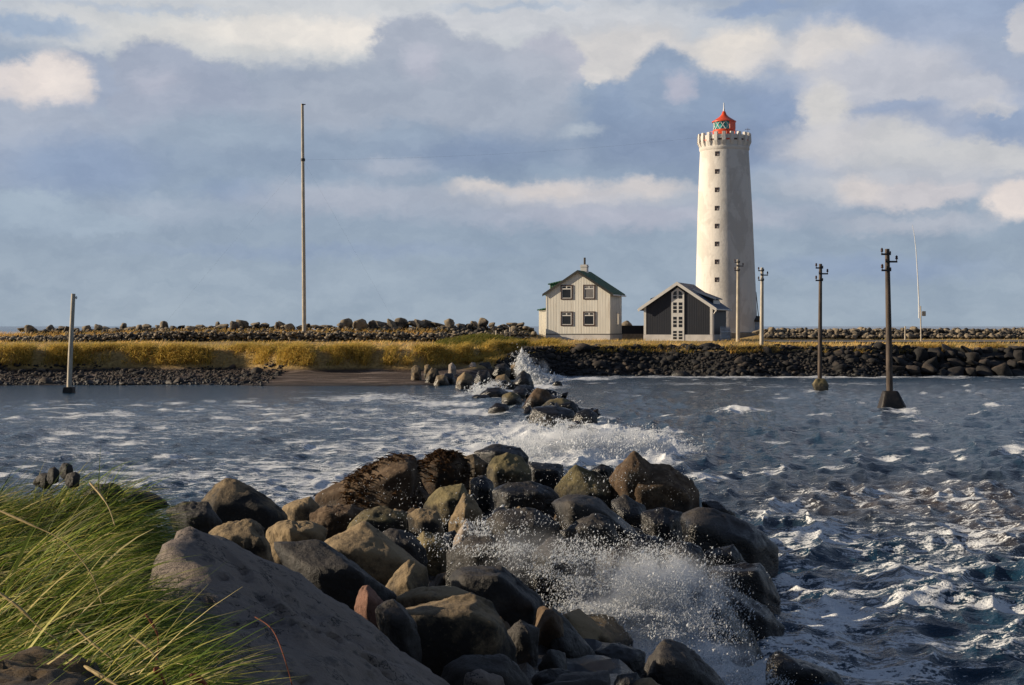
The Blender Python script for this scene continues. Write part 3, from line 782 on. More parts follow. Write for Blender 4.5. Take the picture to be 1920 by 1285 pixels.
ROCKS = [
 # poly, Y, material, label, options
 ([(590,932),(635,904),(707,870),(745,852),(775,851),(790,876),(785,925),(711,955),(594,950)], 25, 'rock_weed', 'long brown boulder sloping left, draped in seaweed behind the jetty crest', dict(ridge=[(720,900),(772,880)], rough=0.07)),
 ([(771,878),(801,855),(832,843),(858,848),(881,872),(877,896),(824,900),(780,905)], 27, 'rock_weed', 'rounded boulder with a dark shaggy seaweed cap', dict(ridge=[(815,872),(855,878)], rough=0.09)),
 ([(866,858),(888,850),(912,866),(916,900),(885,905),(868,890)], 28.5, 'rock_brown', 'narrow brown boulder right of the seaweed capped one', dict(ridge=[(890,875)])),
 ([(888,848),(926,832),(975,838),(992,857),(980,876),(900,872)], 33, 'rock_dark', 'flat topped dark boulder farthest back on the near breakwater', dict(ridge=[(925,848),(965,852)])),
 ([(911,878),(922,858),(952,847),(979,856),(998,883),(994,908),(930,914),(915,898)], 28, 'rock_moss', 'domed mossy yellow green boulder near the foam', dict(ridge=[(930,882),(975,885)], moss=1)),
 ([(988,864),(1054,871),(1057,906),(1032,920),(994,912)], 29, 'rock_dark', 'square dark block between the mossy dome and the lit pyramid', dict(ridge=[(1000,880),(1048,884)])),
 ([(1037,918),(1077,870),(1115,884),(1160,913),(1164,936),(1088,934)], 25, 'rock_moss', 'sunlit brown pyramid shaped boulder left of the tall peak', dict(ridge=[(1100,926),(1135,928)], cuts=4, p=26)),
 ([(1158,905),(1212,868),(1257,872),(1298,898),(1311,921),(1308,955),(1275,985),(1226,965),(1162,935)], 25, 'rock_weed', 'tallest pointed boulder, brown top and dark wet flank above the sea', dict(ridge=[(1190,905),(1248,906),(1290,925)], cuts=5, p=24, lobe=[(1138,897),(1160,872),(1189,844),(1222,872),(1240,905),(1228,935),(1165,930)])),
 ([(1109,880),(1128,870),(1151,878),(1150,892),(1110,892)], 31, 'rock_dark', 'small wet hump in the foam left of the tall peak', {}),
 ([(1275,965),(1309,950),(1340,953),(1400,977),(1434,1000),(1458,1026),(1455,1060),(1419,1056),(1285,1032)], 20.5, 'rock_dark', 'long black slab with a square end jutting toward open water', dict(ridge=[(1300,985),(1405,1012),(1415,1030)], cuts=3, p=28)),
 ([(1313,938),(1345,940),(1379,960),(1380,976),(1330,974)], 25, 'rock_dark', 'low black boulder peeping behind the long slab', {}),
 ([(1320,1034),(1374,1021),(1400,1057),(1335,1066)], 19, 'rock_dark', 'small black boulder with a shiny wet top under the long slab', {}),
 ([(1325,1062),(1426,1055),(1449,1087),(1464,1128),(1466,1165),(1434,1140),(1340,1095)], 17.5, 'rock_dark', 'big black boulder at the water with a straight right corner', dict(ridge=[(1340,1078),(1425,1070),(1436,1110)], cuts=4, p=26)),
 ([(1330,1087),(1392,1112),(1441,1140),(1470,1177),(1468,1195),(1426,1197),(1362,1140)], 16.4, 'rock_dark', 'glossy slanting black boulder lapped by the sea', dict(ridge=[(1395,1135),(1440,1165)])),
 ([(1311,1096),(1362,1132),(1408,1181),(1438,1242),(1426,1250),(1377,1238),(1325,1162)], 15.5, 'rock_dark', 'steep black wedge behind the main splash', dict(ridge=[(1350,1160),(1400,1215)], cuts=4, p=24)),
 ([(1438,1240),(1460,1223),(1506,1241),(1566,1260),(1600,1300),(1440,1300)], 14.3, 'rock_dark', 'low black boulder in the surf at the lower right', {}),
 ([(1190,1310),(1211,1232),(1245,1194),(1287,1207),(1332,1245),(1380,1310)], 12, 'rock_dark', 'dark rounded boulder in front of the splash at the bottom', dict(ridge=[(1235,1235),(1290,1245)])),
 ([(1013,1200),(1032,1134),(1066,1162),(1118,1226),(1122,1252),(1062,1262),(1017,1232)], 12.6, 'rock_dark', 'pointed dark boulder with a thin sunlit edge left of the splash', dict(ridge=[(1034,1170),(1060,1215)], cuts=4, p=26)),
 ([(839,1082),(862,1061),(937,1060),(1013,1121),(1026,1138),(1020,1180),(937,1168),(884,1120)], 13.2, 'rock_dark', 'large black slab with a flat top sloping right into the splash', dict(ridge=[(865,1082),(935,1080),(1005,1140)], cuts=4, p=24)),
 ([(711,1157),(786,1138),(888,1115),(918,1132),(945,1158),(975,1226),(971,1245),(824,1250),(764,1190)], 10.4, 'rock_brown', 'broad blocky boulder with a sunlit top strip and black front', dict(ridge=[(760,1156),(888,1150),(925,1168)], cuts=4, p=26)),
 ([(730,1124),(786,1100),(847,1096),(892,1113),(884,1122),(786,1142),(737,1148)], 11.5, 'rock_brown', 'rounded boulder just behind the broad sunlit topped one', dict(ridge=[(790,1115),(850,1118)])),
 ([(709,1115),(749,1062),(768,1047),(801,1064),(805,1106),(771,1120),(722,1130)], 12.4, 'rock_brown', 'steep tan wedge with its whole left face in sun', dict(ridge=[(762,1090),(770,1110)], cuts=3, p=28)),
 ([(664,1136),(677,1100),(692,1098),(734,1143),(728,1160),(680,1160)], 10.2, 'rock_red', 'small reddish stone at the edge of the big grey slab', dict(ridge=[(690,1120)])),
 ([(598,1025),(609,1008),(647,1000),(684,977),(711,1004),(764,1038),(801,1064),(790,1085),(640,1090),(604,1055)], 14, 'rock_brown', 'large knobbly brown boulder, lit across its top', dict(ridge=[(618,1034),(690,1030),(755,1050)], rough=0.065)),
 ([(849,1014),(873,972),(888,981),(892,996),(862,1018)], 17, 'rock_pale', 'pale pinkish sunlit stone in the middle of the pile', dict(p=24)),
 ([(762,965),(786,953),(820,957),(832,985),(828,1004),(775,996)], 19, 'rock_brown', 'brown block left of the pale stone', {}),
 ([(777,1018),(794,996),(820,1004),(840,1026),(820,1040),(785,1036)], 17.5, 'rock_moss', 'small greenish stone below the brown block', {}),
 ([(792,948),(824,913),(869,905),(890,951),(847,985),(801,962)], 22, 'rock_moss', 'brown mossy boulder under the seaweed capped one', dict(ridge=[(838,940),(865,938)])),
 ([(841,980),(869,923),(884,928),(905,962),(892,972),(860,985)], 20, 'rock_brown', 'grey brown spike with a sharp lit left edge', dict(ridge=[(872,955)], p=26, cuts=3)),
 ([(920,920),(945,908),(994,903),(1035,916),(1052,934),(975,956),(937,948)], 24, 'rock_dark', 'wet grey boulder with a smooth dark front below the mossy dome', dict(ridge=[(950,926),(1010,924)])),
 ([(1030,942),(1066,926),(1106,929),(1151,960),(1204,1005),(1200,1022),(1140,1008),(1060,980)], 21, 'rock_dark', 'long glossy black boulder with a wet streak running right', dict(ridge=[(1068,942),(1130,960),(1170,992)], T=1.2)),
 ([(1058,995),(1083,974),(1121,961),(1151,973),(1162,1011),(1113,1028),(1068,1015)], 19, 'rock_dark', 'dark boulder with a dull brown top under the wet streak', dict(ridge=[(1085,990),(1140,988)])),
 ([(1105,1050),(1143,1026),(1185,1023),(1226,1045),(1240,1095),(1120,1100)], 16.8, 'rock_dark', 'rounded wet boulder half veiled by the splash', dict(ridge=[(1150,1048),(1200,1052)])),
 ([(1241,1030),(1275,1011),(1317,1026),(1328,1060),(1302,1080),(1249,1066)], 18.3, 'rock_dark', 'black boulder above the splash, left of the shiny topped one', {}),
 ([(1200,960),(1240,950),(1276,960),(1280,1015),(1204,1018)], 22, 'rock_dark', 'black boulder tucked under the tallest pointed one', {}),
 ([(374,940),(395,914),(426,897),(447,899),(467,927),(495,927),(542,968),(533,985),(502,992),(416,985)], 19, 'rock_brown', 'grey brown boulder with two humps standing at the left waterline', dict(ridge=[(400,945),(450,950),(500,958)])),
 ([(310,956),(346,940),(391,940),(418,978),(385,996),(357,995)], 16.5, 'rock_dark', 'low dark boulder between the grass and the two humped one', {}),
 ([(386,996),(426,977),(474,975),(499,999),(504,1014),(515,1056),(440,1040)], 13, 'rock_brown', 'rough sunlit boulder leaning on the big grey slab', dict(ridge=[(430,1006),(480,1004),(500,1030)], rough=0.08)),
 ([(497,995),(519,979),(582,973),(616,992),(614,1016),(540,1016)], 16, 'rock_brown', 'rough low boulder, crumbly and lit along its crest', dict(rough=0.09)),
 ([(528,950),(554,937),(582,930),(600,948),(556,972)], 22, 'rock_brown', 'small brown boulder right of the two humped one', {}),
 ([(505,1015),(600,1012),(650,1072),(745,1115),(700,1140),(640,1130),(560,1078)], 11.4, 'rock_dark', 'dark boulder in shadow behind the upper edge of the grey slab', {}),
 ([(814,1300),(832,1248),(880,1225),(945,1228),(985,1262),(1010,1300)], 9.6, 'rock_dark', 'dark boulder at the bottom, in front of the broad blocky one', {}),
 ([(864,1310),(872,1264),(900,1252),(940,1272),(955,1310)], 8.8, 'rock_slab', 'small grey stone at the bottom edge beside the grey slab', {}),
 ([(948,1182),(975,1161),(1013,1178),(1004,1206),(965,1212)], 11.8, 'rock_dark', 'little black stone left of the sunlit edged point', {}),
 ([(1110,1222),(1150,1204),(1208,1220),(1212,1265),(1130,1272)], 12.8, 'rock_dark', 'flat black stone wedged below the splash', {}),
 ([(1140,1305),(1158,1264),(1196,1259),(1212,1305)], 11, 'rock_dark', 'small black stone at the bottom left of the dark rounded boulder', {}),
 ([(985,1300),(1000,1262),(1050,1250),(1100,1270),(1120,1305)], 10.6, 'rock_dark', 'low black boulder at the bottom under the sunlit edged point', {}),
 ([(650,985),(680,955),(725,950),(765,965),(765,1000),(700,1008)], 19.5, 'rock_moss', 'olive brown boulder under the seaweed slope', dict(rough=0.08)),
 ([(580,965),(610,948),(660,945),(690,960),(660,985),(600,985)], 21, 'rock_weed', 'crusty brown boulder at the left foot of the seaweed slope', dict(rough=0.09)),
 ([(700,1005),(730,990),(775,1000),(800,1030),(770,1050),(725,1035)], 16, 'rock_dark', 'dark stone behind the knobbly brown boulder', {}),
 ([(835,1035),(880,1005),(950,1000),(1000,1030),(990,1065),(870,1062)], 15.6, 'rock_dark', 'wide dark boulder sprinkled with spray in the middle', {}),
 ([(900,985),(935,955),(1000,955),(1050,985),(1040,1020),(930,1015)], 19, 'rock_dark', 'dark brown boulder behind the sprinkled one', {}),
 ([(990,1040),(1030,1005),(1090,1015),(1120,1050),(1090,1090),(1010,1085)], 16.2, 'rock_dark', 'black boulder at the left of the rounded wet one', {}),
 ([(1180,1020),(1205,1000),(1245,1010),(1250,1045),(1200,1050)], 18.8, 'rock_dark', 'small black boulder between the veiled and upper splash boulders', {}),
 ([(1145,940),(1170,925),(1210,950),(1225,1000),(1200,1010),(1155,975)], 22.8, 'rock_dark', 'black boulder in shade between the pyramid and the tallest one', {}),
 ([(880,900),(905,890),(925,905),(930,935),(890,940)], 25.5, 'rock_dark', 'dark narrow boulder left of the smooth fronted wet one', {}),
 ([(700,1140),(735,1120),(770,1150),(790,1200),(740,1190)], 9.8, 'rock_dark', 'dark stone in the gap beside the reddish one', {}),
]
def fuse(o, o2):
    """two lobes of one boulder become one mesh"""
    Vs, Fs, b0 = [], [], 0
    for q in (o, o2):
        me = q.data; V = np.empty(len(me.vertices) * 3, np.float32); me.vertices.foreach_get('co', V)
        Fc = np.empty(len(me.loops), np.int32); me.loops.foreach_get('vertex_index', Fc)
        Vs.append(V.reshape(-1, 3) + np.array(q.location) - np.array(o.location)); Fs.append(Fc.reshape(-1, 3) + b0); b0 += len(me.vertices)
    t = np_mesh('boulder', np.concatenate(Vs), np.concatenate(Fs), o.data.materials[0])
    o.data = t.data
    bpy.data.objects.remove(t); bpy.data.objects.remove(o2)
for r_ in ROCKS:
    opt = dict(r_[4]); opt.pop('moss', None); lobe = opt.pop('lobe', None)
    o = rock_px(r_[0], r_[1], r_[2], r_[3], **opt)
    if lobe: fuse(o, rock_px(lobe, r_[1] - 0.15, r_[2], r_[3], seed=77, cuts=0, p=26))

# the big grey slab in the foreground and the lichen stone at the bottom left
slab = [P(*q) for q in [(301,1034,7.1),(318,998,7.3),(350,990,7.6),(390,1000,7.8),(513,1050,8.2),(640,1127,8.3),(780,1220,8.1),(852,1290,7.7),(900,1350,7.3),
        (288,1084,6.9),(296,1140,6.6),(335,1230,6.0),(400,1330,5.5),(600,1430,5.3),(770,1440,5.9),(390,1045,8.8),(620,1180,8.9),(780,1330,8.4)]]
slab += [Vector((v.x, v.y, 0.9)) for v in slab[9:18]]
tag(rock_from(slab, 'boulder', M['rock_slab'], 6, 4, 14, 6, 0.080, 1.0), 'largest grey slab boulder sloping from the grass to the bottom edge', 'boulder', BW)
lich = [P(*q) for q in [(-60,1255,3.6),(40,1222,3.9),(120,1222,4.0),(185,1256,3.8),(225,1320,3.5),(100,1360,3.0),(-80,1360,3.0),(30,1235,4.4),(170,1245,4.4)]]
lich += [Vector((v.x, v.y, v.z - 0.4)) for v in lich]
tag(rock_from(lich, 'boulder', M['rock_lichen'], 5, 12, 16, 6, 0.09), 'orange lichen boulder among the grass in the bottom left corner', 'boulder')
# heap beyond the grass
HEAP = 'stones beyond the grass edge'
for (poly, Y, mat, lab) in [
    ([(86,895),(92,878),(104,874),(112,884),(110,900),(92,904)], 8.9, 'rock_weed', 'dark round stone at the left of the little heap beyond the grass'),
    ([(108,884),(116,868),(128,866),(138,876),(136,892),(118,894)], 9.0, 'rock_weed', 'dark round stone on top of the little heap beyond the grass'),
    ([(120,904),(124,888),(140,883),(152,890),(150,908),(130,910)], 8.8, 'rock_dark', 'dark round stone at the right of the little heap beyond the grass'),
    ([(60,905),(72,888),(96,886),(104,900),(90,914)], 9.1, 'rock_dark', 'flat dark stone under the left of the little heap'),
    ([(150,925),(175,906),(215,906),(240,925),(200,942)], 9.3, 'rock_dark', 'low black stone right of the little heap at the grass edge'),
    ([(225,938),(255,918),(300,930),(320,945),(270,958)], 9.4, 'rock_dark', 'low black stone between the heap and the flat dark boulder'),
    ([(255,930),(270,920),(285,922),(292,936),(265,940)], 9.7, 'rock_brown', 'small brown stone peeping behind the low black ones')]:
    rock_px(poly, Y, 'rock_dark' if 'heap' in lab and 'round' in lab else mat, lab, group=HEAP, name='stone', sub=4, root=0.02, p=2.4, cuts=8, rough=0.07, chipk=1.2, ridge=[(sum(q[0] for q in poly) / len(poly), sum(q[1] for q in poly) / len(poly))])

# fill between the boulders
def mound_z(x, Y):
    c = path_x(Y); x = np.asarray(x, float); Y = np.asarray(Y, float)
    crest = np.interp(Y, [3, 8, 12, 16, 20, 25, 31, 36, 40], [1.3, 1.0, 0.70, 0.5, 0.38, 0.25, -0.05, -0.5, -1.2])
    wl = np.interp(Y, [4, 10, 16, 24, 30, 36], [3.0, 3.4, 4.6, 3.8, 2.6, 1.5]); wr = np.interp(Y, [4, 10, 14, 18, 24, 30, 36], [1.6, 1.7, 1.6, 2.4, 2.7, 2.4, 1.2])
    d = np.where(x < c, (c - x) / wl, (x - c) / wr)
    inlet = np.exp(-(((x - 1.7) / 0.9) ** 2 + ((Y - 14.8) / 1.3) ** 2))
    return crest * (1 - smooth(d, 0.55, 1.1)) - 1.1 * smooth(d, 0.7, 1.4) - 0.9 * inlet
gx = np.linspace(-7, 6, 200); gy = np.linspace(3, 41, 330)
GX, GY = np.meshgrid(gx, gy); X_, Y_ = GX.ravel(), GY.ravel()
q3 = np.stack([X_, Y_, 0 * X_], 1)
Z_ = mound_z(X_, Y_) + 0.22 * (0.5 - np.abs(vnoise(q3 * 1.7, 3))) + 0.10 * (0.5 - np.abs(vnoise(q3 * 4.1, 8)))
tag(np_mesh('rubble_ground', np.stack([X_, Y_, Z_], 1), grid_faces(330, 200), M['rock_dark']), kind='structure')
fill = [rock_from([Vector((random.uniform(-1, 1) * a, random.uniform(-1, 1) * b_, random.uniform(-1, 1) * c_)) for _ in range(16)], 'stone', M[mt], 4, 60 + i, 22, 5, 0.05)
        for i, (a, b_, c_, mt) in enumerate([(1, .8, .7, 'rock_dark'), (1, 1, .6, 'rock_dark'), (.9, .7, .9, 'rock_brown'), (1.1, .8, .6, 'rock_dark'), (1, .7, .7, 'rock_weed'), (.8, .8, .8, 'rock_dark')])]
fr = np.random.default_rng(21)
used = set(); cnt = 0
while cnt < 210:
    Y = 8 + 25 * fr.random(); xx = path_x(np.array([Y]))[0] + fr.uniform(-4.4, 2.6)
    zz = float(mound_z(np.array([xx]), np.array([Y]))[0])
    if zz < -0.45 or (xx < -1.2 and Y < 10.4) or (xx > 0.9 and 13.2 < Y < 16.2): continue
    k = int(fr.integers(len(fill)))
    o = fill[k] if k not in used else fill[k].copy()
    if k in used: col.objects.link(o)
    used.add(k)
    s_ = fr.uniform(0.20, 0.46)
    o.location = (xx, Y, zz + 0.10); o.scale = (s_, s_, s_ * 0.9); o.rotation_euler = tuple(fr.uniform(0, 6.28, 3))
    mt = o.data.materials[0].name
    kindname = {'rock_dark': 'small black stone wedged low between the near breakwater boulders', 'rock_brown': 'small brown stone wedged low between the near breakwater boulders',
                'rock_weed': 'small weedy stone wedged low between the near breakwater boulders'}[mt]
    tag(o, kindname, 'stone', 'stones filling gaps in the near breakwater'); cnt += 1

# small stones filling the far chain
for i in range(48):
    Y = fr.uniform(50, 84); xx = float(path_x(np.array([Y]))[0]) + fr.normal(0, 0.75)
    o = fill[int(fr.choice([0, 1, 3, 4, 5]))].copy(); col.objects.link(o)
    s_ = fr.uniform(0.25, 0.6)
    o.location = (xx, Y, fr.uniform(-0.12, 0.16)); o.scale = (s_, s_, s_ * 0.8); o.rotation_euler = tuple(fr.uniform(0, 6.28, 3))
    tag(o, 'small dark rough stone awash among the boulders of the far breakwater', 'stone', 'small stones of the far breakwater')
# far part of the breakwater running to the island
FB = 'boulders of the far breakwater'
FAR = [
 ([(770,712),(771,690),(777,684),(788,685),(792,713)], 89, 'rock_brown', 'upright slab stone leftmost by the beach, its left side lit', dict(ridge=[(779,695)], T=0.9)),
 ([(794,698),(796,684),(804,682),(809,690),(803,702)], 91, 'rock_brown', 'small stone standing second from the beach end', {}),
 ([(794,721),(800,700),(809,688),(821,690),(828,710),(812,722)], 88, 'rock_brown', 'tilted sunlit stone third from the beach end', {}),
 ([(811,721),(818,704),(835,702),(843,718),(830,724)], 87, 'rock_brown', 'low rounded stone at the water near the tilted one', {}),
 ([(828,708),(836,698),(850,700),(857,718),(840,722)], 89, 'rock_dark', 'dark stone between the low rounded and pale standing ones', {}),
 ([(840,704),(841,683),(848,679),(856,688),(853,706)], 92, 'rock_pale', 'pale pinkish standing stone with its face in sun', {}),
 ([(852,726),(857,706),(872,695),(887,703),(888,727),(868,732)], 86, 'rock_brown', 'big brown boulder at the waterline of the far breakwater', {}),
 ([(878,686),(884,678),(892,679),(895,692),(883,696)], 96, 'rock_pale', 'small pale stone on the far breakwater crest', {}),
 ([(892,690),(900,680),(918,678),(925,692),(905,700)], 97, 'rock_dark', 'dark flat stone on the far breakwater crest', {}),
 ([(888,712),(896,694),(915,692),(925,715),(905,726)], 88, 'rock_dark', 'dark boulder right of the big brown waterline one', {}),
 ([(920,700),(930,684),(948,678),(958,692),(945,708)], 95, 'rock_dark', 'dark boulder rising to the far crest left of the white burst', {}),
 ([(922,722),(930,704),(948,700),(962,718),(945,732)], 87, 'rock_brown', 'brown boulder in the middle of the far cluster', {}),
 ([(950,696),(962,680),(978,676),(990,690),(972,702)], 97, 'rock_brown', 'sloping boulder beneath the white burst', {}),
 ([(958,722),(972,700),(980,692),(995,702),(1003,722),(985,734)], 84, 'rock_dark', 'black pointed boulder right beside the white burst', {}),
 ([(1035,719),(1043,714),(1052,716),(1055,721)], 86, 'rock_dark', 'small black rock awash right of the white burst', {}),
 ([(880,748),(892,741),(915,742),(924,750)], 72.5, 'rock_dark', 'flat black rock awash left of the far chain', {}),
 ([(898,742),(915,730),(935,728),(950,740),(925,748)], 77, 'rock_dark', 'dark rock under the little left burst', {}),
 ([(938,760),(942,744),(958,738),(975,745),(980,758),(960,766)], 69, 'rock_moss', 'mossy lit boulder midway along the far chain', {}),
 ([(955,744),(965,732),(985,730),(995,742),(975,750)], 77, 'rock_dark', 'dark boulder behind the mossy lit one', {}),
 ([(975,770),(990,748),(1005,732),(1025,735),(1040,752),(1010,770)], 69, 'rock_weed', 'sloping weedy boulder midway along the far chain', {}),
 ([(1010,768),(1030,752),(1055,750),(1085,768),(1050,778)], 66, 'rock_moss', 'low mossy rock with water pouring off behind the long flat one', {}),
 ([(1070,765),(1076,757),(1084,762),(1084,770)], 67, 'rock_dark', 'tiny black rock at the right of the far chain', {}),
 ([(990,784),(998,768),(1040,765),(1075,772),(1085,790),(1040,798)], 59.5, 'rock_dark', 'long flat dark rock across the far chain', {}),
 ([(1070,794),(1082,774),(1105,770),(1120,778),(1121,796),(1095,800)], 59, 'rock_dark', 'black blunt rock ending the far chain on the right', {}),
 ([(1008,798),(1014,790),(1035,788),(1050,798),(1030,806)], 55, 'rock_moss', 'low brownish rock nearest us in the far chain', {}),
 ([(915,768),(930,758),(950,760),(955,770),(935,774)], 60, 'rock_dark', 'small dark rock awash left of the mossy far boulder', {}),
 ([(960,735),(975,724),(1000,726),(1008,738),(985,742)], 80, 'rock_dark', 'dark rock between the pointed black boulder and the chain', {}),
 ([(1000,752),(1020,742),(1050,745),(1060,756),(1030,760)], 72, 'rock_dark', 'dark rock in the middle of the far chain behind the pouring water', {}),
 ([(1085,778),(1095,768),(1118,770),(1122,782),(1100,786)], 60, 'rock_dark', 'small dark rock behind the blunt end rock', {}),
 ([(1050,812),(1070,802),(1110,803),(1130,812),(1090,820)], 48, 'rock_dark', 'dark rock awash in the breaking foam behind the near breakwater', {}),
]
for r_ in FAR:
    ym = max(q[1] for q in r_[0]); yy = min(r_[1], F * CZ / (ym - HZ - 4)) if ym > 708 else r_[1]
    mx_ = sum(q[0] for q in r_[0]) / len(r_[0]); k_ = 1.02 if ym > 735 else 0.96
    rock_px([(mx_ + (q[0] - mx_) * k_, ym + (q[1] - ym) * (k_ + (0.10 if ym > 735 else 0.0))) for q in r_[0]], yy, r_[2], r_[3], sub=4, group=FB, root=0.6, **{k: v for k, v in r_[4].items() if k != 'ridge'})

# ------------------------------------------------------------------ far stones: shared base meshes
def base_stones(n, mat, dims=(1, .8, .75)):
    out = []
    for i in range(n):
        rr = random.Random(400 + i)
        pts = [Vector((rr.uniform(-1, 1) * dims[0], rr.uniform(-1, 1) * dims[1], rr.uniform(-1, 1) * dims[2])) for _ in range(13)]
        out.append(rock_from(pts, 'boulder', mat, 3, 200 + i, 20, 5, 0.055))
    return out
ORD = ['first', 'second', 'third', 'fourth', 'fifth', 'sixth', 'seventh', 'eighth', 'ninth', 'tenth', 'eleventh', 'twelfth', 'thirteenth', 'fourteenth',
       'fifteenth', 'sixteenth', 'seventeenth', 'eighteenth', 'nineteenth', 'twentieth']
class Scatter:
    def __init__(self, bases, name='boulder'): self.b, self.used, self.name = bases, set(), name
    def put(self, loc, scale, rot, rg):
        k = int(rg.integers(len(self.b)))
        o = self.b[k]
        if k in self.used:
            o = o.copy(); col.objects.link(o)
        self.used.add(k)
        o.location = loc; o.scale = scale; o.rotation_euler = rot
        return o
rg = np.random.default_rng(5)
# rampart boulders along the skyline, left of the house
env_x = [40, 60, 130, 240, 268, 300, 330, 395, 440, 470, 520, 560, 610, 625, 660, 700, 740, 772, 800, 860, 900, 950, 990]
env_y = [613, 611, 611, 607, 602, 604, 601, 599, 599, 603, 599, 596, 597, 590, 594, 593, 593, 583, 591, 595, 596, 600, 606]
sc1 = Scatter(base_stones(7, M['rock_far']))
px = 42.0; row = []
while px < 995:
    Y = rg.uniform(128.5, 131.5)
    ty = float(np.interp(px, env_x, env_y)) + rg.choice([-4, -1, 1, 4, 7])
    w = rg.uniform(11, 32); sx = w / F * Y / 2 * 1.15
    zt = P(px, ty, Y).z; zb = float(island_z(np.array([(px - CX) / F * Y]), np.array([Y]))[0]) - 0.1
    hh = max(0.3, (zt - zb) / 2)
    o = sc1.put(((px - CX) / F * Y, Y, zb + hh), (sx, rg.uniform(0.5, 0.8), hh * 1.2), (rg.uniform(-.3, .3), rg.uniform(-.3, .3), rg.uniform(-.6, .6)), rg)
    row.append((px, o)); px += w * rg.uniform(0.62, 0.95)
marks = [(135, 'short leaning pole'), (569, 'tall bare pole'), (1000, 'cream house')]
def ordinal_labels(row, marks, place, group, adj):
    row = sorted(row, key=lambda t: t[0])
    for pxv, o in row:
        mk = min(marks, key=lambda m_: abs(m_[0] - pxv))
        side = [t for t in row if (t[0] < mk[0]) == (pxv < mk[0]) and min(marks, key=lambda m_: abs(m_[0] - t[0])) is mk]
        side.sort(key=lambda t: abs(t[0] - mk[0]))
        k = [t[1] for t in side].index(o)
        d_ = 'left' if pxv < mk[0] else 'right'
        if k < len(ORD): lab = f"{adj} {place}, {ORD[k]} {d_} of the {mk[1]}"
        else: lab = f"{adj} {place}, well {d_} of the {mk[1]}"
        tag(o, lab, 'boulder', group)
ordinal_labels(row, marks, 'on the skyline rampart', 'boulders of the skyline rampart', 'lit grey brown boulder')
# lower outer wall on the right skyline
sc2 = Scatter(base_stones(6, M['rock_far']))
px = 1424.0; row = []
while px < 1925:
    Y = rg.uniform(138, 141)
    ty = rg.uniform(608, 616) + 4 * max(0, (px - 1780) / 140)
    w = rg.uniform(10, 22); sx = w / F * Y / 2 * 1.25
    zt = P(px, ty, Y).z; zb = P(px, 634, Y).z
    hh = (zt - zb) / 2
    o = sc2.put(((px - CX) / F * Y, Y, zb + hh), (sx, rg.uniform(0.5, 0.8), hh * 1.25), (rg.uniform(-.3, .3), rg.uniform(-.3, .3), rg.uniform(-.6, .6)), rg)
    row.append((px, o)); px += w * rg.uniform(0.6, 0.85)
ordinal_labels(row, [(1428, 'lighthouse'), (1538, 'round footed pole'), (1668, 'black footed pole'), (1726, 'whip aerial'), (1930, 'photo edge')],
               'in the outer sea wall', 'boulders of the outer sea wall', 'weathered grey boulder')
# big dark boulders of the revetment at the right
sc3 = Scatter(base_stones(7, M['rock_shore'], (1, .9, .85)))
tiers = [(699, 103.4, 34), (684, 104.4, 30), (670, 105.5, 28), (658, 106.6, 24)]
for ti, (py0, Y0, w0) in enumerate(tiers):
    px = 1590.0 + 12 * ti; row = []
    while px < 1935:
        w = w0 * rg.uniform(0.75, 1.25); Y = Y0 + rg.uniform(-0.3, 0.3)
        sx = w / F * Y / 2 * 1.25
        c = P(px, py0 + rg.uniform(-4, 4), Y)
        o = sc3.put(c, (sx, sx * rg.uniform(0.8, 1.1), sx * rg.uniform(0.75, 1.0)), tuple(rg.uniform(-.5, .5, 3)), rg)
        row.append((px, o)); px += w * rg.uniform(0.75, 0.95)
    ordinal_labels(row, [(1668, 'black footed pole'), (1930, 'photo edge')], ['in the waterline row of shore wall', 'in the second row of shore wall', 'in the third row of shore wall', 'in the top row of shore wall'][ti],
                   'boulders of the dark shore wall', 'black boulder')

def stone_mass(name, C, s, mat, label, cat, sub=2, kind='stuff', squash=0.75, seed=9):
    """many small stones in one mesh"""
    rr = np.random.default_rng(seed)
    V0, F0 = ico(sub)
    n = len(C)
    var = []
    for k in range(6):
        pl = rr.normal(size=(9, 3)); pl /= np.linalg.norm(pl, axis=1)[:, None]; hh = rr.uniform(0.6, 0.95, 9)
        Q = np.clip(V0 @ pl.T, 0, None) / hh
        r = np.minimum(1.1, ((Q ** 12).sum(1) + 1e-6) ** (-1 / 12))
        var.append(V0 * r[:, None])
    var = np.array(var)[rr.integers(0, 6, n)]
    a = rr.uniform(0, 6.28, n); ca, sa = np.cos(a)[:, None], np.sin(a)[:, None]
    sc_ = s[:, None] * rr.uniform(0.7, 1.3, (n, 3)) * np.array([1.15, 1, squash])
    Vv = var * sc_[:, None, :]
    X = Vv[..., 0] * ca - Vv[..., 1] * sa; Y = Vv[..., 0] * sa + Vv[..., 1] * ca
    V = np.stack([X, Y, Vv[..., 2]], -1) + C[:, None, :]
    Fa = (F0[None] + (np.arange(n) * len(V0))[:, None, None]).reshape(-1, 3)
    tone = np.repeat(rr.normal(0, 0.085, n), len(V0))
    o = np_mesh(name, V.reshape(-1, 3), Fa, mat, False, {'tone': ('FLOAT', tone)})
    tag(o, label, cat, None, kind)
    return o
# dry stone wall below the rampart: one wall, stones are its pattern
nW = 2600
wx = rg.uniform(-47, 1.5, nW); wyy = 124.8 + 0.35 * np.sin(wx * 0.2) + rg.normal(0, 0.28, nW)
hgt = 0.15 + 0.45 * smooth(wx, -46, -30)
wz = island_z(wx, wyy) + rg.random(nW) * (hgt + 0.25) * (1 - 0.25 * np.abs(wyy - 124.8) / 0.5)
stone_mass('dry_stone_wall', np.stack([wx, wyy, wz], 1), rg.uniform(0.11, 0.24, nW), M['rock_far'], 'low dark dry stone wall running across the grass below the skyline boulders', 'stone wall', kind=None)
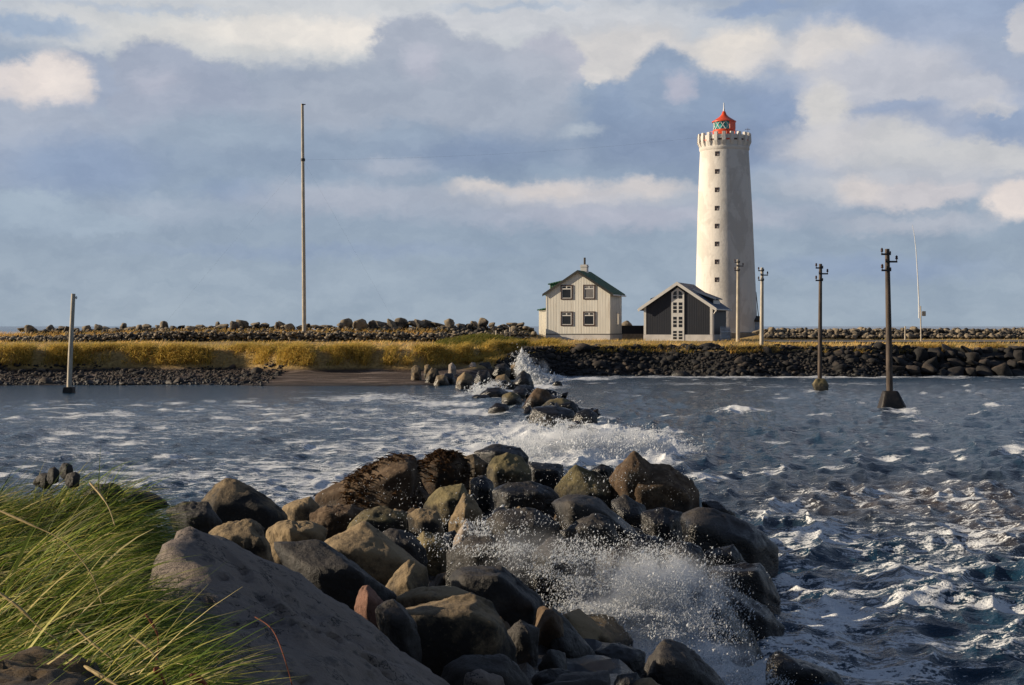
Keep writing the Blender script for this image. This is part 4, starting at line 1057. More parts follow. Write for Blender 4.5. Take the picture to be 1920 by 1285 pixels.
# rampart filling stones
nW = 700
wx = rg.uniform(-44, 2, nW); wyy = rg.uniform(127.5, 131.5, nW)
wz = island_z(wx, wyy) + rg.random(nW) * 0.25
stone_mass('rubble', np.stack([wx, wyy, wz], 1), rg.uniform(0.12, 0.32, nW), M['rock_far'], 'rubble stones heaped between the skyline boulders', 'rubble', seed=12)
nW = 1500
wx = rg.uniform(24.5, 52, nW); wyy = rg.uniform(136.5, 141, nW)
wz = 2.5 + rg.random(nW) * 0.75 * smooth(wyy, 136, 139)
stone_mass('sea_wall_rubble', np.stack([wx, wyy, wz], 1), rg.uniform(0.12, 0.34, nW), M['rock_far'], 'rubble stones packing the outer sea wall right of the lighthouse', 'rubble', seed=13)
# rubble slope of the right shore
nW = 8000
wx = rg.uniform(-1, 31, nW); dd = rg.uniform(-0.6, 4.9, nW); wyy = shore_Y(wx) + dd
wz = island_z(wx, wyy) + rg.uniform(-0.05, 0.10, nW)
stone_mass('shore_rubble', np.stack([wx, wyy, wz], 1), 0.05 * np.exp(np.abs(rg.normal(0, 0.75, nW))), M['rock_shore'], 'dark rubble covering the shore slope below the houses', 'rubble', seed=14)
# cobbles of the left beach
nW = 5000
wx = -40 + 25 * rg.random(nW) ** 1.5
dd = rg.uniform(-0.2, 9.2, nW); wyy = shore_Y(wx) + dd
wz = island_z(wx, wyy) + rg.uniform(-0.02, 0.06, nW)
stone_mass('cobbles', np.stack([wx, wyy, wz], 1), 0.06 * np.exp(rg.normal(0.2, 0.45, nW)), M['rock_shore'], 'dark cobbles strewn along the left end of the beach', 'cobbles', seed=15)

# ------------------------------------------------------------------ painted and built materials
def cladding(name, c, pitch, rough=0.55, depth=0.03, stain=(0.30, 0.24, 0.17), amt=0.25):
    """vertical ribbed sheet: ribs run up the wall, rust and rain streaks"""
    m, N, b, _ = new_mat(name)
    o_ = N.n('ShaderNodeTexCoord').outputs['Object']
    x, y, z = N.sep(o_)
    s_ = N.math('ADD', x, y)
    wv = N.math('SINE', N.math('MULTIPLY', s_, 2 * math.pi / pitch))
    st = N.noise(N.mapping(o_, (2.2, 2.2, 0.10)), 2.0, 5, 0.65)
    pn = N.noise(N.mapping(o_, (0.55, 0.55, 0.3)), 1.5, 2, 0.5)
    cc = N.mix(N.math('MULTIPLY', N.ss(st, 0.50, 0.68), amt), c, stain)
    cc = N.mix(N.ss(pn, 0.4, 0.6), cc, tuple(v * 0.9 for v in c))
    N.l(N.mix(0.5, cc, cc), b.inputs['Base Color'])
    b.inputs['Roughness'].default_value = rough
    N.l(N.bump(wv, 0.35, depth), b.inputs['Normal'])
    return m
M['cream'] = cladding('cream_sheet', (0.87, 0.83, 0.73), 0.15, 0.55, 0.010, (0.36, 0.28, 0.19), 0.55)
M['darkboard'] = cladding('dark_boards', (0.014, 0.018, 0.030), 0.16, 0.6, 0.008, (0.045, 0.042, 0.045), 0.4)
M['white'] = simple('white_paint', (0.74, 0.72, 0.68), 0.5, 0.06, 2)
M['plinth'] = simple('plinth_paint', (0.66, 0.63, 0.60), 0.8, 0.12, 1.5, 0.2, 9)
M['green'] = cladding('green_roof', (0.022, 0.105, 0.050), 0.25, 0.75, 0.03, (0.05, 0.06, 0.03), 0.4)
M['brown_trim'] = simple('brown_trim', (0.060, 0.030, 0.024), 0.6, 0.2, 6)
M['dark_trim'] = simple('dark_trim', (0.03, 0.03, 0.028), 0.6, 0.2, 6)
M['blue_roof'] = cladding('blue_grey_roof', (0.050, 0.080, 0.135), 0.4, 0.55, 0.03, (0.10, 0.11, 0.13), 0.5)
M['glass'] = simple('window_glass', (0.018, 0.018, 0.02), 0.08, 0.4, 1.2)
M['blind'] = simple('window_blind', (0.21, 0.20, 0.20), 0.5, 0.1, 2)
M['iron'] = simple('dark_iron', (0.025, 0.02, 0.02), 0.6, 0.3, 12)
M['red'] = simple('red_paint', (0.74, 0.085, 0.022), 0.4, 0.15, 3)
M['teal'] = simple('lantern_glass', (0.03, 0.30, 0.27), 0.12, 0.8, 2.2)
M['wood'] = simple('weathered_wood', (0.50, 0.44, 0.35), 0.85, 0.25, 9, 0.5, 30, streak=True)
M['wood_dark'] = simple('tarred_wood', (0.085, 0.062, 0.047), 0.8, 0.45, 9, 0.5, 30, streak=True)
M['concrete'] = simple('concrete', (0.26, 0.235, 0.20), 0.9, 0.25, 4, 0.5, 20)
M['black_foot'] = simple('wet_black_concrete', (0.022, 0.017, 0.014), 0.6, 0.4, 6, 0.7, 14)
M['metal'] = simple('pale_metal', (0.72, 0.73, 0.74), 0.35, 0.08, 4)
M['bluewhite'] = simple('blue_white_paint', (0.33, 0.40, 0.50), 0.6, 0.2, 4)
# lighthouse render: sunlit white plaster with grey repair patches and run marks
m, N, b, _ = new_mat('tower_plaster')
o_ = N.n('ShaderNodeTexCoord').outputs['Object']
pat = N.noise(N.mapping(o_, (0.35, 0.35, 0.22)), 1.4, 5, 0.6, dist=0.4); run = N.noise(N.mapping(o_, (1.6, 1.6, 0.07)), 2.2, 5, 0.6)
xz = N.sep(o_)[2]
course = N.math('FRACT', N.math('MULTIPLY', xz, 1 / 1.85))
cc = N.mix(N.ss(pat, 0.48, 0.58), (0.74, 0.70, 0.645), (0.62, 0.58, 0.53))
cc = N.mix(N.math('MULTIPLY', N.ss(run, 0.52, 0.75), 0.40), cc, (0.55, 0.48, 0.41))
cc = N.mix(N.math('MULTIPLY', N.ss(course, 0.03, 0.0), 0.25), cc, (0.5, 0.45, 0.4))
N.l(cc, b.inputs['Base Color']); b.inputs['Roughness'].default_value = 0.85
N.l(N.bump(N.noise(o_, 3, 5), 0.35, 0.06), b.inputs['Normal'])
M['plaster'] = m

# ------------------------------------------------------------------ lighthouse
LX, LY, LZ = (1361.5 - CX) / F * 146, 146.0, 2.47
lh = empty('lighthouse', (LX, LY, LZ)); lh.rotation_euler = (0, -0.0098, 0)
tag(lh, 'tall tapering white lighthouse with a red domed lantern and battlemented gallery', 'lighthouse')
MB().lathe([(3.24, -0.6), (3.20, 0.5), (3.08, 4.0), (2.93, 8.5), (2.79, 12.7), (2.62, 16.4), (2.47, 19.1)], 72).build('tower', M['plaster'], lh, True)
MB().lathe([(3.42, -0.6), (3.42, 0.45), (3.24, 0.52)], 48).build('base_course', M['concrete'], lh, True)
MB().lathe([(2.475, 19.05), (2.56, 19.2), (2.56, 19.4), (2.50, 19.45)], 72).build('cornice', M['plaster'], lh, True)
MB().lathe([(2.45, 19.4), (2.55, 19.95), (2.57, 20.55), (2.38, 20.55), (2.36, 20.0), (0.0, 20.0)], 72, False).build('parapet', M['plaster'], lh, True)
NM = 20
for k in range(NM):
    a = 2 * math.pi * (k + 0.5) / NM
    mm_ = MB().prism([(2.42, 19.42), (2.52, 19.42), (2.76, 19.95), (2.72, 20.82), (2.42, 20.82)], -0.17, 0.17)
    o = mm_.build('merlon', M['plaster'], lh, False, 0.02); o.rotation_euler = (0, 0, a)
    a2 = 2 * math.pi * k / NM
    o = MB().box(2.50, 2.585, -0.17, 0.17, 19.98, 20.14).build('drain_slot', M['red'] if k % 3 == 0 else M['brown_trim'], lh); o.rotation_euler = (0, 0, a2)
MB().lathe([(1.18, 20.0), (1.18, 21.15), (1.10, 21.28)], 32).build('lantern_base', M['red'], lh, True)
MB().lathe([(1.06, 21.27), (1.06, 22.1)], 16).build('lantern_glazing', M['teal'], lh, False)
gb = MB()
for k in range(12):
    a0, a1 = 2 * math.pi * k / 12, 2 * math.pi * (k + 1) / 12
    q = lambda a, z: (1.09 * math.cos(a), 1.09 * math.sin(a), z)
    gb.tube([q(a0, 21.27), q(a1, 22.1)], 0.035, 6); gb.tube([q(a1, 21.27), q(a0, 22.1)], 0.035, 6)
gb.build('glazing_bars', M['white'], lh)
o = MB().prism([(1.13, 21.27), (1.13, 22.1), (1.085, 22.1), (1.085, 21.27)], -0.45, 0.45).build('red_blind', M['red'], lh); o.rotation_euler = (0, 0, R(-48))
o = MB().prism([(1.13, 21.27), (1.13, 22.1), (1.085, 22.1), (1.085, 21.27)], -0.40, 0.40).build('red_blind', M['red'], lh); o.rotation_euler = (0, 0, R(-8))
MB().lathe([(1.24, 22.06), (1.24, 22.14), (0.85, 22.38), (0.48, 22.62), (0.26, 22.86), (0.16, 23.15), (0.10, 23.2)], 32).build('lantern_roof', M['red'], lh, True)
MB().lathe([(0.07, 23.15), (0.11, 23.3), (0.06, 23.5), (0.05, 24.05), (0.01, 24.1)], 10).build('finial', M['metal'], lh, True)
rl = MB()
for k in range(24):
    a = 2 * math.pi * k / 24; a1 = 2 * math.pi * (k + 1) / 24
    rl.tube([(1.7 * math.cos(a), 1.7 * math.sin(a), 20.0), (1.7 * math.cos(a), 1.7 * math.sin(a), 20.98)], 0.03, 5)
    rl.tube([(1.7 * math.cos(a), 1.7 * math.sin(a), 20.98), (1.7 * math.cos(a1), 1.7 * math.sin(a1), 20.98)], 0.03, 5)
rl.build('railing', M['red'], lh)
MB().tube([(2.35, -0.5, 20.5), (2.35, -0.5, 21.4)], 0.03, 6).tube([(2.05, -0.5, 21.25), (2.6, -0.5, 21.25)], 0.03, 6).build('mast', M['metal'], lh)
wa = math.atan2(-LY, -LX) - R(17)
for y_ in (293, 326, 360, 394, 427, 460, 493, 526):
    z = (632 - y_) / 18.27 + 0.03; rr_ = float(np.interp(z, [0.5, 4, 8.5, 12.7, 16.4, 19.1], [3.2, 3.08, 2.93, 2.79, 2.62, 2.47]))
    fr_ = MB().box(rr_ - 0.2, rr_ + 0.02, -0.21, 0.21, z - 0.24, z + 0.24).build('window', M['brown_trim'], lh); fr_.rotation_euler = (0, 0, wa)
    for sx_ in (-1, 1):
        for sz_ in (-1, 1):
            pn = MB().box(rr_ + 0.02, rr_ + 0.026, sx_ * 0.105 - 0.075, sx_ * 0.105 + 0.075, z + sz_ * 0.115 - 0.085, z + sz_ * 0.115 + 0.085).build('pane', M['glass'] if sx_ < 0 or sz_ > 0 else M['blind'], fr_)
o = MB().box(3.0, 3.75, -0.7, 0.7, 1.55, 1.75).add([(3.0, -0.7, 1.75), (3.75, -0.7, 1.75), (3.0, 0.7, 1.75), (3.75, 0.7, 1.75), (3.0, 0, 2.2), (3.6, 0, 2.1)], [(0, 1, 5, 4), (2, 3, 5, 4), (1, 3, 5)]).build('porch_roof', M['dark_trim'], lh); o.rotation_euler = (0, 0, R(-22))
o = MB().box(3.1, 3.5, -0.55, 0.55, -0.5, 1.55).build('porch', M['bluewhite'], lh); o.rotation_euler = (0, 0, R(-22))
MB().tube([(3.02, -0.5, 4.6), (3.28, -0.6, 1.7)], 0.045, 6).build('cable_pipe', M['iron'], lh)

# ------------------------------------------------------------------ cream house
hx = (1083.3 - CX) / F * 130
hs = empty('cream_house', (hx, 130, 2.47), R(-19))
tag(hs, 'two storey cream house with a green gable roof and four brown framed windows', 'house')
MB().prism([(-3.02, 0.40), (3.02, 0.40), (3.02, 4.2), (0, 6.13), (-3.02, 4.2)], 0, 4.3).build('wall', M['cream'], hs)
MB().box(-3.06, 3.06, -0.04, 4.34, -0.5, 0.37).build('plinth', M['plinth'], hs)
MB().box(-3.08, 3.08, -0.06, 4.36, 0.37, 0.44).build('plinth_rail', M['dark_trim'], hs)
rf = MB().prism([(0, 6.10), (3.32, 3.98), (3.32, 4.12), (0, 6.26)], -0.15, 4.42).prism([(-3.32, 3.98), (0, 6.10), (0, 6.26), (-3.32, 4.12)], -0.15, 4.42).build('roof', M['green'], hs)
MB().prism([(0, 6.02), (3.34, 3.88), (3.34, 4.10), (0, 6.24)], -0.21, -0.153).prism([(-3.34, 3.88), (0, 6.02), (0, 6.24), (-3.34, 4.10)], -0.21, -0.153).build('bargeboard', M['dark_trim'], hs)
ch = MB().box(-0.30, 0.30, 1.9, 2.5, 5.7, 6.85).box(-0.34, 0.34, 1.86, 2.54, 6.62, 6.72).build('chimney', M['plinth'], rf)
MB().tube([(0.02, 2.2, 6.8), (0.02, 2.2, 7.5)], 0.10, 10).build('flue', M['iron'], rf)
dm = MB().prism([(-2.95, 4.28), (-1.2, 5.40), (-2.95, 5.02)], 1.0, 3.1).build('dormer', M['green'], hs)
MB().prism([(-3.15, 4.98), (-1.15, 5.42), (-1.15, 5.50), (-3.15, 5.08)], 0.9, 3.2).build('dormer_roof', M['green'], dm)
MB().box(-3.0, -2.955, 1.02, 3.08, 4.32, 4.98).build('dormer_face', M['white'], dm)
MB().tube([(3.38, -0.15, 3.95), (3.38, 4.4, 3.95)], 0.07, 8).build('gutter', M['white'], hs)
MB().box(-3.06, -2.92, -0.02, -0.004, 0.45, 4.15).box(2.92, 3.06, -0.02, -0.004, 0.45, 4.15).build('corner_board', M['cream'], hs)
def house_window(x0, x1, z0, z1, blind):
    fr_ = MB().box(x0, x1, -0.07, -0.003, z0, z0 + 0.1).box(x0, x1, -0.07, -0.003, z1 - 0.1, z1).box(x0, x0 + 0.1, -0.07, -0.003, z0 + 0.1, z1 - 0.1).box(x1 - 0.1, x1, -0.07, -0.003, z0 + 0.1, z1 - 0.1).build('window', M['brown_trim'], hs)
    a, b_, c_, d = x0 + 0.1, x1 - 0.1, z0 + 0.1, z1 - 0.1
    t = c_ + (d - c_) * 0.72
    MB().box(a, b_, -0.05, -0.006, c_, c_ + 0.06).box(a, b_, -0.05, -0.006, d - 0.05, d).box(a, a + 0.06, -0.05, -0.006, c_ + 0.06, d - 0.05).box(b_ - 0.07, b_, -0.05, -0.006, c_ + 0.06, d - 0.05) \
        .box(a + 0.06, b_ - 0.07, -0.05, -0.006, t, t + 0.1).box((a + b_) / 2 - 0.05, (a + b_) / 2 + 0.05, -0.05, -0.006, t + 0.1, d - 0.05).build('sash', M['white'], fr_)
    MB().box(a + 0.02, b_ - 0.02, -0.025, -0.004, c_ + 0.03, d - 0.02).build('pane', M['blind'] if blind else M['glass'], fr_)
house_window(-1.62, -0.48, 3.58, 4.92, False); house_window(0.52, 1.66, 3.58, 4.92, True)
house_window(-1.62, -0.48, 1.16, 2.48, False); house_window(0.52, 1.66, 1.16, 2.48, False)
w_ = MB().box(3.021, 3.06, 2.4, 3.2, 1.2, 2.4).build('side_window', M['white'], hs); MB().box(3.06, 3.065, 2.5, 3.1, 1.3, 2.3).build('pane', M['glass'], w_)
MB().box(-4.35, -3.03, 1.9, 4.2, -0.5, 2.62).build('annex', M['cream'], hs)
MB().prism([(-4.48, 2.60), (-3.02, 2.86), (-3.02, 2.96), (-4.48, 2.70)], 1.75, 4.3).build('annex_roof', M['green'], hs)

# ------------------------------------------------------------------ dark cabin
cx_ = (1271 - CX) / F * 127
cb = empty('dark_cabin', (cx_, 127, 2.40), R(-19))
tag(cb, 'dark boarded cabin with white trim, a tall white glazed strip and a blue grey roof', 'cabin')
MB().prism([(-3.1, 0.45), (3.1, 0.45), (3.1, 2.88), (0, 4.95), (-3.1, 2.88)], 0, 6.6).build('wall', M['darkboard'], cb)
MB().box(-3.14, 3.14, -0.04, 6.64, -0.5, 0.45).build('plinth', M['plinth'], cb)
MB().prism([(0, 4.93), (3.5, 2.60), (3.5, 2.76), (0, 5.12)], -0.35, 6.9).prism([(-3.5, 2.60), (0, 4.93), (0, 5.12), (-3.5, 2.76)], -0.35, 6.9).build('roof', M['blue_roof'], cb)
MB().prism([(0, 4.86), (3.55, 2.50), (3.55, 2.80), (0, 5.17)], -0.42, -0.353).prism([(-3.55, 2.50), (0, 4.86), (0, 5.17), (-3.55, 2.80)], -0.42, -0.353).build('bargeboard', M['white'], cb)
for x0, x1 in ((-3.12, -2.90), (2.90, 3.12)):
    MB().box(x0, x1, -0.03, -0.004, 0.46, 2.92).build('corner_board', M['white'], cb)
gs = MB().prism([(-0.58, -0.2), (0.58, -0.2), (0.58, 4.22), (0, 4.66), (-0.58, 4.22)], -0.07, -0.005).build('glazed_strip', M['white'], cb)
for s_ in (-1, 1):
    xa, xb = sorted((s_ * 0.09, s_ * 0.42))
    for (z0, z1, n_) in ((2.36, 3.36, 3), (1.08, 2.08, 3), (0.0, 0.82, 3)):
        st = (z1 - z0) / n_
        for k in range(n_):
            MB().box(xa, xb, -0.076, -0.0705, z0 + k * st + 0.035, z0 + (k + 1) * st - 0.035).build('pane', M['glass'], gs)
    MB().box(xa, xb, -0.076, -0.0705, 3.66, 3.92).build('pane', M['glass'], gs)
    xi, xo = s_ * 0.09, s_ * 0.42
    poly = [(xi, 3.98), (xo, 3.98), (xo, 4.08), (s_ * 0.33, 4.26), (xi, 4.36)]
    if s_ < 0: poly = poly[::-1]
    MB().prism(poly, -0.076, -0.0705).build('arched_pane', M['glass'], gs)
for (ya, yb) in ((0.06, 0.12), (6.45, 6.58)):
    MB().box(3.105, 3.14, ya, yb, 0.46, 2.8).build('side_trim', M['white'], cb)
MB().tube([(3.45, -0.35, 2.66), (3.42, -0.1, 2.55), (3.2, 0.05, 2.25), (3.19, 0.08, -0.2)], 0.05, 7).build('downpipe', M['white'], cb)
MB().tube([(3.56, -0.35, 2.68), (3.56, 6.9, 2.68)], 0.06, 8).build('gutter', M['white'], cb)
MB().tube([(-3.56, -0.4, 2.68), (-3.56, 6.9, 2.68)], 0.06, 8).build('gutter', M['white'], cb)
d1 = MB().prism([(1.1, 4.20), (2.75, 3.12), (2.75, 3.62)], 2.2, 5.2).build('dormer', M['darkboard'], cb)
MB().prism([(0.9, 4.42), (3.0, 3.62), (3.0, 3.72), (0.9, 4.54)], 2.0, 5.4).build('dormer_roof', M['blue_roof'], d1)
MB().prism([(0.9, 4.40), (3.04, 3.58), (3.04, 3.74), (0.9, 4.56)], 1.94, 1.995).box(2.752, 2.80, 2.2, 5.2, 3.14, 3.56).build('dormer_trim', M['white'], d1)
d2 = MB().prism([(-2.75, 3.12), (-1.1, 4.20), (-2.75, 3.62)], 2.2, 5.2).build('dormer', M['darkboard'], cb)
MB().prism([(-3.0, 3.62), (-0.9, 4.42), (-0.9, 4.54), (-3.0, 3.72)], 2.0, 5.4).build('dormer_roof', M['blue_roof'], d2)
fe = empty('picket_fence', cb.matrix_basis @ Vector((3.75, 0.3, 0)), R(-17))
tag(fe, 'short blue white picket fence along the right wall of the dark cabin', 'fence')
for k in range(9):
    y0 = 0.25 + k * 0.68
    MB().prism([(-0.03, -0.4), (0.03, -0.4), (0.03, 1.0), (-0.03, 1.0)], y0 - 0.1, y0 + 0.1).add([(-0.03, y0 - 0.1, 1.0), (0.03, y0 - 0.1, 1.0), (-0.03, y0 + 0.1, 1.0), (0.03, y0 + 0.1, 1.0), (0, y0, 1.25)], [(0, 1, 4), (1, 3, 4), (3, 2, 4), (2, 0, 4)]).build('picket', M['bluewhite'], fe)
MB().box(0.032, 0.07, 0.05, 5.9, 0.18, 0.26).box(0.032, 0.07, 0.05, 5.9, 0.66, 0.74).build('rail', M['bluewhite'], fe)
# low dark shed between them
sx0 = (1150 - CX) / F * 136; sx1 = (1216 - CX) / F * 136
sh = empty('low_shed', ((sx0 + sx1) / 2, 136, 2.45))
tag(sh, 'low black shed with a stone base between the cream house and the dark cabin', 'shed')
hw = (sx1 - sx0) / 2
MB().box(-hw, hw, 0, 3, 0.42, 1.12).build('wall', M['darkboard'], sh)
MB().prism([(-hw - 0.08, 1.12), (hw + 0.08, 1.12), (hw + 0.08, 1.22), (-hw - 0.08, 1.22)], -0.1, 3.1).build('roof', M['dark_trim'], sh)
MB().box(-hw - 0.05, hw + 0.05, -0.05, 3.05, -0.5, 0.42).build('base', M['concrete'], sh)
o = scat = rock_px([(1162,612),(1168,604),(1176,601),(1183,606),(1188,613),(1175,622)], 142, 'rock_far', 'dark boulder showing above the roof of the low black shed', group=None, sub=3, root=1.2)

# ------------------------------------------------------------------ poles
def pole(name, label, cat, base, top, Y, r0, r1, mat, group=None, lean=0.0):
    b_ = P(base[0], base[1], Y); t_ = P(top[0], top[1], Y)
    e = empty(name, b_); tag(e, label, cat, group)
    d = t_ - b_
    MB().tube([(0, 0, -0.6), d * 0.33, d * 0.66, d], [r0, r0 + (r1 - r0) * .33, r0 + (r1 - r0) * .66, r1], 14).build('pole', M[mat], e, True)
    return e, d
def arms(e, d, s=1.0):
    for dz_, sd in ((0.24, -1), (0.57, 1), (0.95, -1)):
        p0 = d * (1 - dz_ / d.length)
        a = MB().box(p0.x - (0.30 if sd < 0 else 0.12) * s, p0.x + (0.40 if sd > 0 else 0.12) * s, -0.16, -0.09, p0.z - 0.04, p0.z + 0.04).build('crossarm', M['iron'], e)
        xe = p0.x + sd * (0.27 if sd < 0 else 0.37) * s
        MB().tube([(xe, -0.125, p0.z + 0.03), (xe, -0.125, p0.z + 0.12)], 0.02, 6).lathe_at(xe, -0.125, p0.z + 0.10).build('insulator', M['brown_trim'], a, True)
        xe = p0.x - sd * 0.10 * s
        MB().lathe_at(xe, -0.125, p0.z + 0.03, 0.6).build('insulator', M['brown_trim'], a, True)
def _lathe_at(self, x, y, z, k=1.0):
    m2 = MB().lathe([(0.045 * k, 0), (0.065 * k, 0.04 * k), (0.045 * k, 0.09 * k), (0.06 * k, 0.12 * k), (0.02 * k, 0.18 * k)], 10)
    return self.add([(v[0] + x, v[1] + y, v[2] + z) for v in m2.v], m2.f)
MB.lathe_at = _lathe_at
UP = 'utility poles with bare brackets'
e, d = pole('utility_pole', 'dark bracketed pole standing on a flared black concrete footing in the sea', 'pole', (1668.5, 738), (1663.5, 467), 62.7, 0.15, 0.10, 'wood_dark', UP); arms(e, d)
foot = rock_from([Vector(v) for v in [(-0.26, -0.26, 0.12), (0.30, -0.26, 0.12), (-0.26, 0.26, 0.12), (0.30, 0.26, 0.12), (-0.5, -0.5, -0.9), (0.62, -0.5, -0.9), (-0.5, 0.5, -0.9), (0.62, 0.5, -0.9), (0.85, -0.2, -0.9), (-0.42, -.45, -.4), (0.45, -.45, -.4)]], 'footing', M['black_foot'], 4, 5, 30, 0, 0.02)
foot.parent = e
e, d = pole('utility_pole', 'dark bracketed pole standing on a round lichen spotted footing in the sea', 'pole', (1537, 718), (1538.5, 495), 81, 0.13, 0.09, 'wood_dark', UP); arms(e, d)
foot = rock_from([Vector(v) for v in [(-0.28, -0.2, 0.24), (0.25, -0.2, 0.26), (-0.42, -0.3, -0.1), (0.45, -0.3, -0.1), (-0.40, 0.3, -0.1), (0.42, 0.3, -0.1), (-0.3, -0.3, -0.6), (0.4, -0.35, -0.6), (0, 0.3, 0.22), (0.1, -0.4, -0.2)]], 'footing', M['rock_moss'], 4, 8, 16, 3, 0.05)
foot.parent = e
e, d = pole('utility_pole', 'sunlit bracketed pole on the shore edge just right of the lighthouse', 'pole', (1428, 655), (1429, 502), 106.8, 0.16, 0.11, 'wood', UP); arms(e, d, 1.05)
e, d = pole('utility_pole', 'sunlit bracketed pole on the grass directly in front of the lighthouse', 'pole', (1383.5, 639), (1384, 487), 124, 0.17, 0.12, 'wood', UP); arms(e, d, 1.1)
# short leaning pole in the shallows at the left
e, d = pole('mooring_pole', 'pale leaning pole with a black foot in the shallows at the left', 'pole', (129, 728), (137.5, 551), 77, 0.135, 0.11, 'wood')
MB().prism([(-0.32, -0.7), (0.30, -0.7), (0.27, 0.06), (-0.22, 0.06)], -0.3, 0.3).build('footing', M['black_foot'], e, False, 0.03)
MB().lathe([(0.0, 0), (0.05, 0.04), (0.06, 0.12), (0.0, 0.18)], 10, False).build('lamp', M['white'], e, True).location = d + Vector((0.16, 0, -0.3))
MB().tube([d + Vector((0.05, 0, -0.2)), d + Vector((0.16, 0, -0.16))], 0.015, 6).build('bracket', M['iron'], e)
# tall bare mast
e, d = pole('tall_pole', 'very tall bare weathered pole rising behind the dry stone wall', 'pole', (570.5, 622), (567, 195), 126.5, 0.19, 0.12, 'wood')
b_ = P(570.5, 622, 126.5)
cl_ = d * (1 - (300 - 195) / 427)
MB().tube([cl_ - Vector((0, 0, 0.12)), cl_ + Vector((0, 0, 0.12))], 0.20, 12).build('clamp', M['iron'], e)
MB().box(d.x - 0.05, d.x + 0.3, -0.2, -0.12, d.z - 0.12, d.z - 0.04).build('top_bracket', M['iron'], e)
MB().tube([cl_, P(745, 612, 128) - b_], 0.0025, 5).build('guy_wire', M['iron'], e)
MB().tube([cl_, P(300, 618, 127) - b_], 0.002, 5).build('guy_wire', M['iron'], e)
wp0 = b_ + cl_; wp1 = P(1311, 258, 146)
pts = []
for k in range(25):
    t = k / 24; v = wp0.lerp(wp1, t); v.z -= 0.5 * 4 * t * (1 - t); pts.append(v)
tag(MB().tube(pts, 0.003, 5).build('aerial_wire', M['iron']), 'thin aerial wire strung from the lighthouse gallery toward the tall pole', 'wire')
# whip aerial
b_ = P(1727, 641, 122)
e = empty('whip_aerial', b_); tag(e, 'thin white whip aerial curving up from a yellowish post with a small box', 'aerial')
q = [P(x_, y_, 122) - b_ for x_, y_ in ((1727, 641), (1726.5, 610), (1726, 574))]
MB().tube(q, 0.055, 8).build('post', M['wood'], e, True)
q = [P(x_, y_, 122) - b_ + Vector((0, -0.1, 0)) for x_, y_ in ((1722.5, 597), (1722, 560), (1720, 520), (1717, 470), (1713.5, 440), (1710, 422))]
MB().tube(q, [0.06, 0.055, 0.045, 0.035, 0.025, 0.015], 8).build('whip', M['metal'], e, True)
MB().box(0.09, 0.38, -0.12, 0.12, 2.2, 2.62).build('equipment_box', M['wood'], e, False, 0.02)
# fence posts and concrete blocks on the plain
FP = 'short fence posts'
for (x_, y0, y1, Y, lab) in [(930, 620, 632, 124, 'short pale fence post by the wall, farthest left of the cream house'), (947, 620, 632, 124, 'short pale fence post by the wall, middle one of three'),
                             (956, 614, 632, 124, 'taller pale fence post by the wall, nearest the cream house'), (1697, 612, 633, 128, 'thin grey fence post left of the whip aerial'),
                             (1370, 623, 636, 128, 'short white post before the lighthouse base')]:
    h_ = (y1 - y0) / F * Y
    o = MB().tube([(0, 0, -0.3), (0.01, 0, h_)], [0.07, 0.06], 8).build('fence_post', M['wood'], None, True); o.location = P(x_, y1, Y)
    tag(o, lab, 'post', FP)
for (x_, y_, w_, h_, lab, rz_) in [(552, 668, 25, 14, 'weathered concrete block in the grass, left one and half sunk', 0.1), (649, 665, 28, 13, 'pale concrete block in the grass, right one with a sharp top', -0.15)]:
    Y = 98.5; sx_ = w_ / F * Y / 2; hh = h_ / F * Y
    o = MB().box(-sx_, sx_, -0.3, 0.3, -0.6, hh).build('concrete_block', M['concrete'], None, False, 0.03); o.location = P(x_, y_, Y); o.rotation_euler = (0, 0.03, rz_)
    tag(o, lab, 'concrete block', 'concrete blocks in the grass')

# ------------------------------------------------------------------ foreground bank and its grass
def bank_edge(Y): return np.interp(Y, [1, 3, 4, 5, 7, 8.5, 10, 12], [-0.3, -0.58, -0.86, -1.24, -2.0, -2.3, -2.55, -3.1])
def bank_z(x, Y):
    d = bank_edge(Y) - x
    z = 0.9 + 1.42 * smooth(d, -0.55, 0.30) + 0.10 * smooth(d, 0.3, 2.5)
    z = z + 0.06 * np.sin(x * 2.1 + Y * 1.3) + 0.05 * np.sin(Y * 2.3)
    return z - 0.25 * smooth(x, -3.0, -2.2) * smooth(Y, 8.0, 9.2) - 1.5 * smooth(Y, 9.3, 10.9)
gx = np.linspace(-9, 0.6, 160); gy = np.linspace(-2, 13.5, 200)
GX, GY = np.meshgrid(gx, gy); X_, Y_ = GX.ravel(), GY.ravel()
Z_ = bank_z(X_, Y_) + 0.03 * fbm(np.stack([X_ * 3, Y_ * 3, 0 * X_], 1), 2, 3)
tag(np_mesh('grass_bank', np.stack([X_, Y_, Z_], 1), grid_faces(200, 160), M['soil']), kind='structure')
